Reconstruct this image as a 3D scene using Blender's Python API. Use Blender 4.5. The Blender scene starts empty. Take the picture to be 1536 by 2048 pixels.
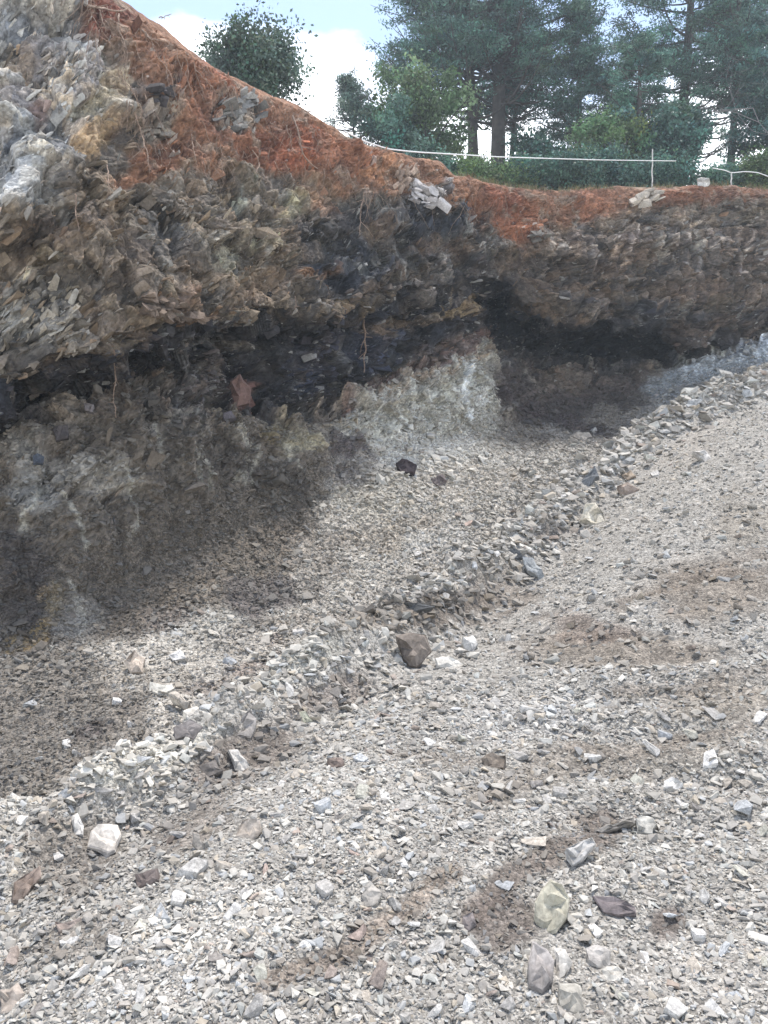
import bpy, bmesh, math, random
import numpy as np
from mathutils import Vector, Matrix

# ------------------------------------------------------------------ camera, sky, sun, exposure
SC = bpy.context.scene
COL = SC.collection
W0, H0, F0 = 1536.0, 2048.0, 1607.0          # nominal frame used to lay the place out
CAMZ, PITCH = 2.6, math.radians(8.0)
cam_d = bpy.data.cameras.new("camera")
cam = bpy.data.objects.new("camera", cam_d); COL.objects.link(cam)
cam.location = (0, 0, CAMZ)
cam.rotation_euler = (math.radians(90) - PITCH, 0, 0)
cam_d.sensor_fit = 'VERTICAL'; cam_d.sensor_height = 24.0
cam_d.lens = 24.0 * F0 / H0
cam_d.clip_start = 0.05; cam_d.clip_end = 3000
SC.camera = cam

SUN_EL, SUN_AZ = math.radians(67), math.radians(18)   # azimuth from +Y towards +X
world = bpy.data.worlds.new("World"); SC.world = world; world.use_nodes = True
nt = world.node_tree; nt.nodes.clear()
out = nt.nodes.new('ShaderNodeOutputWorld'); bg = nt.nodes.new('ShaderNodeBackground')
sky = nt.nodes.new('ShaderNodeTexSky'); sky.sky_type = 'NISHITA'; sky.sun_disc = False
sky.sun_elevation = SUN_EL; sky.sun_rotation = SUN_AZ
sky.air_density = 1.0; sky.dust_density = 1.2; sky.ozone_density = 1.2
tc = nt.nodes.new('ShaderNodeTexCoord'); mp = nt.nodes.new('ShaderNodeMapping')
mp.inputs['Scale'].default_value = (1.0, 1.0, 2.0); mp.inputs['Location'].default_value = (0.35, 0.3, 0.12)
nz = nt.nodes.new('ShaderNodeTexNoise'); nz.inputs['Scale'].default_value = 2.1
nz.inputs['Detail'].default_value = 8; nz.inputs['Roughness'].default_value = 0.52
rp = nt.nodes.new('ShaderNodeValToRGB')
rp.color_ramp.elements[0].position = 0.46; rp.color_ramp.elements[0].color = (0, 0, 0, 1)
rp.color_ramp.elements[1].position = 0.58; rp.color_ramp.elements[1].color = (1, 1, 1, 1)
# cloud bank low over the trees: thicker towards the horizon
sp = nt.nodes.new('ShaderNodeSeparateXYZ'); mr = nt.nodes.new('ShaderNodeMapRange')
mr.inputs['From Min'].default_value = 0.30; mr.inputs['From Max'].default_value = 0.41
mr.inputs['To Min'].default_value = 0.16; mr.inputs['To Max'].default_value = -0.09
ad = nt.nodes.new('ShaderNodeMath'); ad.operation = 'ADD'
mix = nt.nodes.new('ShaderNodeMixRGB'); mix.inputs['Color2'].default_value = (13, 13.4, 14, 1)
L = nt.links.new
L(tc.outputs['Generated'], mp.inputs['Vector']); L(mp.outputs[0], nz.inputs['Vector'])
L(tc.outputs['Generated'], sp.inputs[0]); L(sp.outputs['Z'], mr.inputs['Value'])
L(nz.outputs[0], ad.inputs[0]); L(mr.outputs[0], ad.inputs[1]); L(ad.outputs[0], rp.inputs[0])
L(rp.outputs[0], mix.inputs['Fac']); L(sky.outputs[0], mix.inputs['Color1']); L(mix.outputs[0], bg.inputs['Color'])
bg.inputs['Strength'].default_value = 0.15
L(bg.outputs[0], out.inputs[0])

sun_d = bpy.data.lights.new("sun", 'SUN'); sun_d.energy = 3.4; sun_d.angle = math.radians(7)
sun_d.color = (1.0, 0.94, 0.87)
sun = bpy.data.objects.new("sun", sun_d); COL.objects.link(sun)
sdir = Vector((math.sin(SUN_AZ) * math.cos(SUN_EL), math.cos(SUN_AZ) * math.cos(SUN_EL), math.sin(SUN_EL)))
sun.rotation_euler = sdir.to_track_quat('Z', 'Y').to_euler()
SC.view_settings.view_transform = 'Standard'; SC.view_settings.look = 'None'
SC.view_settings.exposure = 0.70; SC.view_settings.gamma = 1.0
SC.cycles.max_bounces = 6; SC.cycles.diffuse_bounces = 3; SC.cycles.transparent_max_bounces = 6

# ------------------------------------------------------------------ numeric helpers
rng = np.random.default_rng(7); random.seed(7)

def unproj(px, py, Y):
    """the point seen at (px,py) of the frame, Y metres in front of the viewpoint"""
    px, py, Y = np.broadcast_arrays(np.asarray(px, float), np.asarray(py, float), np.asarray(Y, float))
    dx = (px - W0 / 2) / F0; dv = (H0 / 2 - py) / F0
    dy = math.cos(PITCH) + dv * math.sin(PITCH)
    dz = -math.sin(PITCH) + dv * math.cos(PITCH)
    s = Y / dy
    return np.stack([dx * s, Y, CAMZ + dz * s], -1)

def proj(P):
    P = np.asarray(P, float); d = P - np.array([0, 0, CAMZ])
    zc = d[..., 1] * math.cos(PITCH) - d[..., 2] * math.sin(PITCH)
    yc = d[..., 1] * math.sin(PITCH) + d[..., 2] * math.cos(PITCH)
    zc = np.maximum(zc, 0.05)
    return W0 / 2 + d[..., 0] / zc * F0, H0 / 2 - yc / zc * F0

def _hash(i, j, k, s):
    n = (i.astype(np.int64) * 73856093) ^ (j.astype(np.int64) * 19349663) ^ (k.astype(np.int64) * 83492791) ^ (s * 2654435761)
    n = (n ^ (n >> 13)) * 1274126177
    n = n & 0x7fffffff
    n = (n ^ (n >> 15)) * 2246822519 & 0x7fffffff
    return (n / 2147483647.0).astype(np.float32)

def vnoise(P, scale, seed=0):
    q = P * scale; f = np.floor(q); t = (q - f).astype(np.float32); t = t * t * (3 - 2 * t)
    i, j, k = (f[..., a].astype(np.int64) for a in range(3)); r = 0
    for a in (0, 1):
        wa = t[..., 0] if a else 1 - t[..., 0]
        for b in (0, 1):
            wb = t[..., 1] if b else 1 - t[..., 1]
            for c in (0, 1):
                wc = t[..., 2] if c else 1 - t[..., 2]
                r = r + wa * wb * wc * _hash(i + a, j + b, k + c, seed)
    return r * 2 - 1

def fbm(P, scale, octaves=4, seed=0, gain=0.5):
    a, r, tot = 1.0, 0, 0
    for o in range(octaves):
        r = r + a * vnoise(P, scale * 2 ** o, seed + o * 17); tot += a; a *= gain
    return r / tot

FID = [None]
def facets(P, scale, seed=0, tilt=1.0):
    """cells with a random height and a random slope each: broken blocky rock"""
    q = (P * scale).astype(np.float64); f = np.floor(q)
    best = np.full(q.shape[:-1], 9e9, np.float32); sec = best.copy(); val = np.zeros_like(best); idn = np.zeros_like(best)
    fi, fj, fk = (f[..., a].astype(np.int64) for a in range(3))
    t = (q - f).astype(np.float32)
    for a in (-1, 0, 1):
        for b in (-1, 0, 1):
            for c in (-1, 0, 1):
                i, j, k = fi + a, fj + b, fk + c
                dx = a + _hash(i, j, k, seed) - t[..., 0]
                dy = b + _hash(i, j, k, seed + 1) - t[..., 1]
                dz = c + _hash(i, j, k, seed + 2) - t[..., 2]
                d = dx * dx + dy * dy + dz * dz
                h = _hash(i, j, k, seed + 3)
                v = (h * 2 - 1) + tilt * ((_hash(i, j, k, seed + 4) - .5) * dx + (_hash(i, j, k, seed + 5) - .5) * dz + (h - .5) * dy)
                m = d < best
                sec = np.where(m, best, np.minimum(sec, d)); val = np.where(m, v, val); idn = np.where(m, h, idn); best = np.where(m, d, best)
    FID[0] = idn
    return val, np.sqrt(sec) - np.sqrt(best)

def smooth1(a, n):
    if n < 2: return a
    k = np.hanning(n + 2)[1:-1]; k /= k.sum()
    return np.convolve(np.pad(a, n, 'edge'), k, 'same')[n:-n]

def sstep(a, b, x):
    t = np.clip((x - a) / (b - a), 0, 1); return t * t * (3 - 2 * t)

def calm(c, k=.45):
    c = np.asarray(c, float); return c * (1 - k) + c.mean() * k * np.array([1.015, 1.0, .98])

def lin(c):
    c = np.asarray(c, float) / 255.0
    return np.where(c <= 0.04045, c / 12.92, ((c + 0.055) / 1.055) ** 2.4)

# ------------------------------------------------------------------ object helpers
def make_mesh(name, verts, tris=None, quads=None, color=None, mat=None, smooth=False, parent=None, attr='tint'):
    me = bpy.data.meshes.new(name)
    verts = np.ascontiguousarray(verts, np.float32).reshape(-1, 3)
    faces = tris if tris is not None else quads
    k = 3 if tris is not None else 4
    faces = np.ascontiguousarray(faces, np.int32).reshape(-1, k)
    me.vertices.add(len(verts)); me.vertices.foreach_set('co', verts.ravel())
    me.loops.add(faces.size); me.loops.foreach_set('vertex_index', faces.ravel())
    me.polygons.add(len(faces)); me.polygons.foreach_set('loop_start', np.arange(0, faces.size, k, dtype=np.int32))
    me.polygons.foreach_set('loop_total', np.full(len(faces), k, np.int32))
    if color is not None:
        ca = me.color_attributes.new(attr, 'FLOAT_COLOR', 'POINT')
        c4 = np.ones((len(verts), 4), np.float32); c4[:, :color.shape[-1]] = color
        ca.data.foreach_set('color', c4.ravel())
    me.update(calc_edges=True)
    me.polygons.foreach_set('use_smooth', np.full(len(faces), smooth, bool))
    if mat: me.materials.append(mat)
    ob = bpy.data.objects.new(name, me); COL.objects.link(ob)
    if parent: ob.parent = parent
    return ob

def tag(o, label=None, cat=None, group=None, kind=None):
    if label: o['label'] = label
    if cat: o['category'] = cat
    if group: o['group'] = group
    if kind: o['kind'] = kind
    return o

def empty(name, loc, label, cat, group=None):
    o = bpy.data.objects.new(name, None); COL.objects.link(o); o.location = loc
    o.empty_display_size = 0.3
    return tag(o, label, cat, group)

def rock_mat(name, fine=60.0, bump=0.6, rough=0.92, vary=0.35, dist=0.01, streak=None, mult=1.0):
    m = bpy.data.materials.new(name); m.use_nodes = True; n = m.node_tree; n.nodes.clear()
    o = n.nodes.new('ShaderNodeOutputMaterial'); b = n.nodes.new('ShaderNodeBsdfPrincipled')
    b.inputs['Roughness'].default_value = rough; b.inputs['Specular IOR Level'].default_value = 0.25
    at = n.nodes.new('ShaderNodeAttribute'); at.attribute_name = 'tint'
    tc = n.nodes.new('ShaderNodeTexCoord')
    n1 = n.nodes.new('ShaderNodeTexNoise'); n1.inputs['Scale'].default_value = fine
    n1.inputs['Detail'].default_value = 6; n1.inputs['Roughness'].default_value = 0.65
    n2 = n.nodes.new('ShaderNodeTexNoise'); n2.inputs['Scale'].default_value = fine * 0.18
    n2.inputs['Detail'].default_value = 5
    if streak:
        ms = []
        for deg_ in (-47, -12):                    # steep beds on the left, flat beds on the right, chosen by the alpha of the tint
            q = n.nodes.new('ShaderNodeMapping'); q.vector_type = 'TEXTURE'; q.inputs['Rotation'].default_value = (0, math.radians(deg_), 0)
            q.inputs['Scale'].default_value = (1.25, 1.0, .82); n.links.new(tc.outputs['Object'], q.inputs[0]); ms.append(q)
        vx = n.nodes.new('ShaderNodeMix'); vx.data_type = 'VECTOR'; n.links.new(at.outputs['Alpha'], vx.inputs[0])
        n.links.new(ms[0].outputs[0], vx.inputs[4]); n.links.new(ms[1].outputs[0], vx.inputs[5]); src = vx.outputs[1]
    else: src = tc.outputs['Object']
    n.links.new(src, n1.inputs['Vector']); n.links.new(src, n2.inputs['Vector'])
    mr = n.nodes.new('ShaderNodeMapRange'); mr.inputs['From Min'].default_value = .3; mr.inputs['From Max'].default_value = .7
    mr.inputs['To Min'].default_value = (1 - vary) * mult; mr.inputs['To Max'].default_value = (1 + vary) * mult
    mr.clamp = False
    mr2 = n.nodes.new('ShaderNodeMapRange'); mr2.inputs['From Min'].default_value = .3; mr2.inputs['From Max'].default_value = .7
    mr2.inputs['To Min'].default_value = 1 - vary * .7; mr2.inputs['To Max'].default_value = 1 + vary * .7
    n.links.new(n1.outputs[0], mr.inputs['Value']); n.links.new(n2.outputs[0], mr2.inputs['Value'])
    mm = n.nodes.new('ShaderNodeMath'); mm.operation = 'MULTIPLY'
    n.links.new(mr.outputs[0], mm.inputs[0]); n.links.new(mr2.outputs[0], mm.inputs[1])
    vm = n.nodes.new('ShaderNodeVectorMath'); vm.operation = 'SCALE'
    n.links.new(at.outputs['Color'], vm.inputs[0]); n.links.new(mm.outputs[0], vm.inputs['Scale'])
    n.links.new(vm.outputs[0], b.inputs['Base Color'])
    bp = n.nodes.new('ShaderNodeBump'); bp.inputs['Strength'].default_value = bump; bp.inputs['Distance'].default_value = dist
    n.links.new(n1.outputs[0], bp.inputs['Height']); n.links.new(bp.outputs[0], b.inputs['Normal'])
    n.links.new(b.outputs[0], o.inputs[0])
    return m

def plain_mat(name, rgb, rough=0.8, noise=0.2, scale=8.0):
    m = bpy.data.materials.new(name); m.use_nodes = True; n = m.node_tree; b = n.nodes['Principled BSDF']
    tc = n.nodes.new('ShaderNodeTexCoord'); nn = n.nodes.new('ShaderNodeTexNoise'); nn.inputs['Scale'].default_value = scale
    nn.inputs['Detail'].default_value = 5
    r = n.nodes.new('ShaderNodeValToRGB')
    r.color_ramp.elements[0].position = .3; r.color_ramp.elements[1].position = .7
    r.color_ramp.elements[0].color = tuple(c * (1 - noise) for c in rgb) + (1,)
    r.color_ramp.elements[1].color = tuple(min(1, c * (1 + noise)) for c in rgb) + (1,)
    n.links.new(tc.outputs['Object'], nn.inputs['Vector']); n.links.new(nn.outputs[0], r.inputs[0])
    n.links.new(r.outputs[0], b.inputs['Base Color']); b.inputs['Roughness'].default_value = rough
    return m

def foliage_mat(name, trans=0.25):
    m = bpy.data.materials.new(name); m.use_nodes = True; n = m.node_tree; n.nodes.clear()
    o = n.nodes.new('ShaderNodeOutputMaterial'); b = n.nodes.new('ShaderNodeBsdfPrincipled')
    b.inputs['Roughness'].default_value = 0.65; b.inputs['Specular IOR Level'].default_value = 0.3
    at = n.nodes.new('ShaderNodeAttribute'); at.attribute_name = 'tint'
    t = n.nodes.new('ShaderNodeBsdfTranslucent'); mx = n.nodes.new('ShaderNodeMixShader'); mx.inputs[0].default_value = trans
    n.links.new(at.outputs['Color'], b.inputs['Base Color']); n.links.new(at.outputs['Color'], t.inputs['Color'])
    n.links.new(b.outputs[0], mx.inputs[1]); n.links.new(t.outputs[0], mx.inputs[2]); n.links.new(mx.outputs[0], o.inputs[0])
    return m

# ------------------------------------------------------------------ colour map of the geology (what rock lies where)
# canvas cells of 4 frame units over the undisplaced surface; looked up per vertex with a noisy offset
CX0, CY0, CS = -600, -800, 4
CW, CH = 730, 760
ALB = 1.0
canvas = np.zeros((CH, CW, 3)); canvas[:] = lin((120, 110, 98))
_gx, _gy = np.meshgrid(CX0 + CS * (np.arange(CW) + .5), CY0 + CS * (np.arange(CH) + .5))

def blur(a, r):
    n = max(1, int(r / CS)); k = np.hanning(2 * n + 3)[1:-1]; k /= k.sum()
    p = np.pad(a, n, 'edge')
    p = np.apply_along_axis(lambda v: np.convolve(v, k, 'valid'), 0, p)
    return np.apply_along_axis(lambda v: np.convolve(v, k, 'valid'), 1, p)

def poly(pts, c, a=1.0, soft=24):
    m = np.zeros((CH, CW), bool); n = len(pts)
    for q in range(n):
        (x1, y1), (x2, y2) = pts[q], pts[(q + 1) % n]
        if y1 == y2: continue
        cond = ((_gy >= min(y1, y2)) & (_gy < max(y1, y2)))
        m ^= cond & (_gx < x1 + (_gy - y1) * (x2 - x1) / (y2 - y1))
    w = (blur(m.astype(float), soft) if soft >= CS else m.astype(float))[..., None] * a
    canvas[:] = canvas * (1 - w) + lin(c) * w

def blob(cx, cy, rx, ry, ang, c, a=0.8, soft=0.5):
    t = math.radians(ang); X = (_gx - cx); Y = (_gy - cy)
    u = (X * math.cos(t) - Y * math.sin(t)) / rx; v = (X * math.sin(t) + Y * math.cos(t)) / ry
    w = (1 - sstep(1 - soft, 1 + soft * .3, np.sqrt(u * u + v * v)))[..., None] * a
    canvas[:] = canvas * (1 - w) + lin(c) * w

def stroke(pts, wd, c, a=0.8):
    d = np.full((CH, CW), 1e9)
    for (x1, y1), (x2, y2) in zip(pts[:-1], pts[1:]):
        vx, vy = x2 - x1, y2 - y1
        t = np.clip(((_gx - x1) * vx + (_gy - y1) * vy) / (vx * vx + vy * vy), 0, 1)
        d = np.minimum(d, np.hypot(_gx - x1 - t * vx, _gy - y1 - t * vy))
    w = (1 - sstep(0.35, 1.15, d / wd))[..., None] * a
    canvas[:] = canvas * (1 - w) + lin(c) * w

# upper cliff, left: pale shattered schist; middle: brown grey; right: dark brown
poly([(-600, -800), (2400, -800), (2400, 700), (-600, 700)], (118, 106, 90), 1, 8)
poly([(-600, -800), (160, -800), (170, 40), (240, 120), (265, 190), (200, 270), (150, 330), (90, 400), (0, 440), (-600, 470)], (176, 173, 166), 1, 30)
blob(130, 230, 120, 90, 30, (190, 190, 186), .7); blob(20, 330, 60, 90, 10, (200, 200, 198), .7); blob(120, 40, 70, 60, 0, (158, 158, 156), .6)
blob(40, 100, 60, 35, 20, (160, 138, 108), .7); blob(215, 175, 50, 40, 30, (176, 160, 128), .8); blob(190, 255, 80, 35, 20, (168, 140, 100), .8)
blob(60, 205, 25, 20, 0, (120, 70, 52), .6); blob(100, 480, 160, 40, 20, (122, 108, 92), .6)
blob(60, 640, 130, 80, 0, (168, 160, 145), .7); blob(60, 545, 70, 22, -35, (190, 184, 172), .7); blob(120, 590, 50, 40, 0, (120, 112, 96), .5)
blob(330, 470, 110, 110, 0, (112, 102, 90), .7); blob(250, 560, 90, 60, 0, (104, 94, 84), .6); blob(90, 470, 90, 30, 30, (70, 58, 52), .7)
blob(430, 470, 80, 70, 20, (150, 140, 122), .7); blob(470, 520, 30, 70, 10, (172, 172, 150), .8); blob(555, 465, 20, 30, 0, (182, 182, 150), .8)
blob(600, 400, 50, 25, 30, (178, 172, 140), .7); blob(495, 400, 14, 40, 10, (178, 180, 160), .8)
blob(350, 620, 70, 28, -25, (128, 104, 84), .7); blob(650, 405, 60, 26, -50, (146, 110, 84), .7); blob(520, 560, 110, 40, 10, (138, 116, 92), .6)
blob(690, 350, 60, 30, -20, (150, 128, 96), .5)
poly([(610, 430), (700, 400), (830, 395), (1000, 440), (1010, 500), (960, 560), (800, 580), (640, 590), (600, 520)], (82, 80, 80), .95, 36)
blob(760, 560, 150, 40, 6, (60, 63, 72), .7); blob(980, 520, 70, 60, 0, (72, 66, 64), .6); blob(1060, 560, 90, 26, 0, (66, 62, 62), .6); blob(1450, 580, 120, 30, 0, (76, 68, 62), .5)
blob(700, 520, 70, 50, 0, (68, 74, 84), .7); blob(870, 440, 60, 30, 0, (60, 66, 78), .7); blob(800, 560, 120, 22, 10, (104, 88, 68), .6); blob(640, 540, 40, 16, 0, (120, 84, 52), .7)
blob(900, 500, 70, 26, 0, (104, 82, 62), .7); blob(760, 465, 40, 25, 0, (110, 86, 60), .6)
poly([(980, 480), (1100, 450), (1536, 440), (2200, 460), (2200, 640), (1380, 640), (1100, 620), (1000, 560)], (104, 90, 76), 1, 26)
blob(1150, 540, 160, 34, 8, (80, 70, 62), .6); blob(1330, 560, 160, 30, 5, (84, 74, 64), .6); blob(1090, 500, 80, 20, 20, (106, 88, 72), .7)
for q, X in enumerate(range(1090, 1700, 27)):       # bucket tooth marks, dusty grey
    y0 = 440 + 16 * math.sin(q * 1.7); y1 = 520 + 45 * math.sin(q * 2.3 + 1)
    stroke([(X + 12, y0), (X, y0 + 40), (X - 6, max(y1, y0 + 50))], 5, (172, 160, 148), .8)
    stroke([(X + 22, y0 + 10), (X + 10, y1 + 20)], 6, (66, 60, 56), .75)
# red soil cap
poly([(140, -40), (160, -300), (700, -300), (760, 255), (900, 310), (950, 345), (1100, 360), (2200, 350), (2200, 408), (1536, 402), (1400, 396), (1270, 414),
      (1110, 448), (1080, 486), (1015, 490), (985, 440), (900, 412), (860, 392), (760, 380), (690, 395), (640, 345), (520, 330), (440, 330), (330, 350),
      (280, 310), (300, 250), (262, 180), (230, 110), (165, 60)], (134, 101, 80), 1, 18)
blob(400, 200, 70, 80, 30, (138, 98, 76), .8); blob(300, 330, 90, 30, 20, (118, 78, 56), .7); blob(530, 280, 60, 60, 0, (104, 60, 46), .6)
blob(220, 40, 70, 45, 30, (100, 56, 46), .85); blob(600, 290, 70, 40, 0, (112, 74, 60), .7); blob(360, 310, 80, 26, 10, (104, 76, 62), .7); blob(440, 260, 60, 24, -20, (116, 80, 66), .6); blob(720, 345, 60, 14, 0, (118, 84, 66), .6); blob(1180, 385, 200, 9, 0, (96, 70, 56), .6); blob(480, 225, 50, 40, 10, (168, 162, 150), .8); blob(310, 225, 26, 55, -15, (172, 158, 138), .8); blob(330, 185, 22, 20, 0, (90, 84, 84), .7)
blob(600, 300, 60, 50, 0, (148, 92, 68), .7); blob(700, 320, 60, 30, 0, (148, 100, 76), .7); blob(780, 345, 50, 25, 0, (172, 128, 96), .7)
blob(820, 350, 35, 20, 0, (176, 160, 140), .6); blob(855, 385, 42, 20, 20, (196, 192, 190), .85); blob(440, 160, 60, 24, -35, (142, 92, 72), .6)
blob(1040, 440, 40, 60, 0, (136, 88, 64), .8); blob(1085, 470, 22, 16, 0, (136, 128, 118), .8); blob(1285, 395, 34, 22, 25, (190, 178, 160), .85)
blob(1180, 405, 60, 22, 0, (140, 96, 74), .6); blob(1400, 400, 110, 26, 0, (112, 72, 54), .7); blob(1000, 400, 60, 30, 0, (118, 66, 48), .6); blob(940, 430, 40, 30, 0, (110, 74, 54), .7)
# black shale seam, under the ledge
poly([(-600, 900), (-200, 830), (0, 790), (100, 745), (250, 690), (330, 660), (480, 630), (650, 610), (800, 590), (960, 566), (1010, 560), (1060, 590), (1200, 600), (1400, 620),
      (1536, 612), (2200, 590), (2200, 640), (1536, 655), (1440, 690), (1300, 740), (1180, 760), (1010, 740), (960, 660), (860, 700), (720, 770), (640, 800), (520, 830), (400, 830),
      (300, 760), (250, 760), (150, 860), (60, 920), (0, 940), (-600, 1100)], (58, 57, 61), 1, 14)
blob(420, 690, 90, 20, 8, (150, 146, 138), .55); blob(410, 770, 45, 50, 0, (124, 116, 112), .7); blob(480, 785, 26, 40, 10, (126, 92, 82), .9)
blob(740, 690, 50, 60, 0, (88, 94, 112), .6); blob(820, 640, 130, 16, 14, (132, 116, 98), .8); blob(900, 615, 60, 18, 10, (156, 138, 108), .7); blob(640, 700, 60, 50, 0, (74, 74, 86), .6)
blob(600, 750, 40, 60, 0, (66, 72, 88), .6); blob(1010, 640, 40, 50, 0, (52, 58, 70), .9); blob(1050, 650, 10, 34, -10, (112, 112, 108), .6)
blob(1150, 620, 130, 16, -6, (98, 84, 68), .7); blob(1080, 610, 80, 14, -28, (98, 82, 64), .7); blob(1440, 650, 130, 18, 10, (92, 78, 66), .7); blob(1360, 685, 40, 12, 10, (92, 74, 60), .6)
blob(1200, 690, 110, 28, 5, (36, 39, 48), .9); blob(700, 600, 80, 8, 8, (126, 108, 80), .6); blob(870, 700, 70, 20, 25, (110, 100, 100), .6)  # first blob: blue-black cave rock, colour darkened further to deepen the hollow's shade
# dark slope left and the scree below it
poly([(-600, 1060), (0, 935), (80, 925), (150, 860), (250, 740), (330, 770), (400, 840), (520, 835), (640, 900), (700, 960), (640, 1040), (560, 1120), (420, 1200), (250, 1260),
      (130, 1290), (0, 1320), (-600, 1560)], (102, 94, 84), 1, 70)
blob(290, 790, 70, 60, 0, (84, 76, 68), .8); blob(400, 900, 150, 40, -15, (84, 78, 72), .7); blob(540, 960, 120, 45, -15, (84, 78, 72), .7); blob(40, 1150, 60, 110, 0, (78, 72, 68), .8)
blob(130, 940, 110, 40, 0, (156, 151, 140), .6); blob(210, 985, 60, 50, 0, (150, 144, 132), .7); blob(60, 1000, 60, 40, 0, (150, 150, 146), .6)
for pts in ([(60, 985), (50, 1050)], [(110, 990), (165, 1070)], [(300, 840), (306, 900)], [(365, 900), (368, 945)], [(395, 915), (400, 950)], [(235, 970), (240, 1050)], [(470, 880), (480, 930)],
            [(505, 900), (510, 940)], [(570, 860), (580, 910)], [(135, 1180), (142, 1240), (172, 1300)]):
    stroke([pts[0], ((pts[0][0] + pts[-1][0]) / 2 + 4, (pts[0][1] + pts[-1][1]) / 2), (pts[-1][0] + 3, pts[-1][1] + 30)], 8, (168, 164, 150), .6)
blob(150, 1250, 60, 60, 0, (150, 145, 136), .5); blob(95, 1200, 22, 34, 20, (140, 126, 98), .5); blob(60, 1265, 50, 16, 30, (140, 120, 84), .7)
blob(620, 880, 60, 30, 10, (158, 152, 128), .75); blob(560, 850, 40, 30, 20, (138, 128, 98), .6)
# pale scooped slope in the middle, red line above it
poly([(660, 860), (700, 800), (860, 740), (935, 690), (985, 700), (1000, 800), (1000, 860), (960, 900), (800, 900), (740, 900)], (158, 154, 142), 1, 30)
for k in range(9):
    X = 760 + k * 27; y0 = 800 - k * 13
    stroke([(X - 22, y0), (X - 16, y0 + 45), (X + 22, y0 + 100)], 6, (196, 196, 186), .6)
    stroke([(X - 8, y0), (X - 2, y0 + 45), (X + 34, y0 + 95)], 5, (128, 124, 108), .6)
stroke([(932, 700), (935, 780), (950, 830)], 9, (222, 224, 222), .8)
stroke([(690, 800), (800, 755), (870, 728), (930, 690), (975, 660)], 15, (112, 86, 80), .7); stroke([(760, 800), (900, 740), (985, 700)], 6, (150, 120, 88), .5)
# dark slope under the cave
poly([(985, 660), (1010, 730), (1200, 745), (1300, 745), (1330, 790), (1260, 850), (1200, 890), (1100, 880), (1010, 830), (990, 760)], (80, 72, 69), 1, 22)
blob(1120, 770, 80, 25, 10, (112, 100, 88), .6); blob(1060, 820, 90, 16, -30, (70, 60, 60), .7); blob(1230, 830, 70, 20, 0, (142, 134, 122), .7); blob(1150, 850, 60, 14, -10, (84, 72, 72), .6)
# blue grey scraped rock at the right
poly([(1280, 770), (1340, 728), (1440, 700), (1536, 665), (2300, 650), (2300, 760), (1536, 742), (1430, 770), (1360, 810), (1300, 800)], (140, 146, 150), 1, 12)
for k in range(9):
    X = 1370 + k * 22; stroke([(X, 712 - k * 6), (X + 3, 750 - k * 6)], 4, (206, 212, 216), .7)
# pit floor
poly([(660, 930), (740, 890), (1000, 870), (1060, 880), (1220, 885), (1300, 800), (1430, 775), (1540, 745), (2300, 760), (2300, 2100), (-600, 2100), (-600, 1520), (0, 1320), (150, 1310), (330, 1250), (500, 1190), (640, 1070)],
     (164, 159, 150), 1, 44)
poly([(-600, 1400), (0, 1300), (170, 1310), (330, 1380), (300, 1480), (180, 1560), (0, 1640), (-600, 1900)], (118, 112, 104), 1, 24)
blob(700, 900, 90, 26, -30, (92, 84, 84), .8); blob(860, 910, 130, 60, 0, (184, 182, 175), .8); blob(700, 960, 70, 26, -35, (96, 88, 86), .6); blob(740, 1010, 90, 50, 0, (160, 154, 140), .6)
blob(520, 1190, 70, 60, 0, (84, 78, 76), .85); blob(500, 1250, 30, 30, 0, (80, 74, 74), .8); blob(430, 1250, 100, 60, 0, (160, 158, 150), .55); blob(620, 1180, 50, 24, 0, (104, 96, 88), .6)
blob(620, 1110, 120, 50, 10, (122, 113, 103), .55); blob(560, 1260, 150, 30, 15, (126, 117, 107), .5); blob(460, 1120, 120, 40, 15, (108, 101, 92), .7); blob(330, 1230, 80, 50, 0, (116, 108, 102), .7); blob(250, 1260, 40, 40, 0, (98, 92, 86), .6)
blob(300, 1370, 120, 45, 0, (160, 154, 144), .7); blob(190, 1480, 55, 28, 10, (86, 80, 78), .8); blob(400, 1385, 60, 20, 20, (116, 106, 100), .6); blob(520, 1330, 80, 16, 25, (126, 112, 104), .6)
blob(950, 960, 160, 40, 0, (168, 160, 148), .6); blob(780, 1070, 120, 30, 15, (132, 120, 104), .5); blob(900, 1090, 80, 22, 10, (172, 170, 164), .5)
floor_canvas = canvas.copy()
# foreground track and windrow (its own map)
canvas[:] = lin((170, 167, 161))
blob(860, 1220, 170, 34, 5, (126, 113, 100), .9); blob(730, 1240, 90, 30, 10, (140, 128, 114), .7); blob(1010, 1180, 90, 60, 0, (134, 120, 106), .7)
blob(1120, 1060, 70, 34, 0, (138, 124, 112), .7); blob(980, 1130, 100, 30, 10, (150, 140, 126), .6)
blob(300, 1520, 170, 60, 22, (196, 192, 178), .8); blob(600, 1320, 130, 36, 28, (176, 176, 166), .7); blob(60, 1610, 110, 26, 10, (186, 180, 168), .6)
blob(480, 1520, 140, 70, 20, (128, 116, 107), .85); blob(380, 1650, 120, 60, 20, (138, 126, 116), .7); blob(150, 1720, 130, 90, 20, (134, 124, 114), .75); blob(650, 1400, 110, 40, 25, (142, 128, 118), .75)
blob(150, 1880, 150, 50, 20, (136, 124, 112), .55); blob(420, 1860, 220, 90, 10, (192, 190, 184), .8); blob(700, 1620, 160, 120, 30, (184, 182, 177), .7); blob(300, 1980, 240, 60, 0, (188, 185, 180), .7)
stroke([(540, 1990), (700, 1900), (800, 1830), (900, 1760)], 34, (142, 124, 108), .8); stroke([(940, 1850), (1010, 1780), (1110, 1690), (1200, 1650)], 40, (124, 110, 100), .85)
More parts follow.
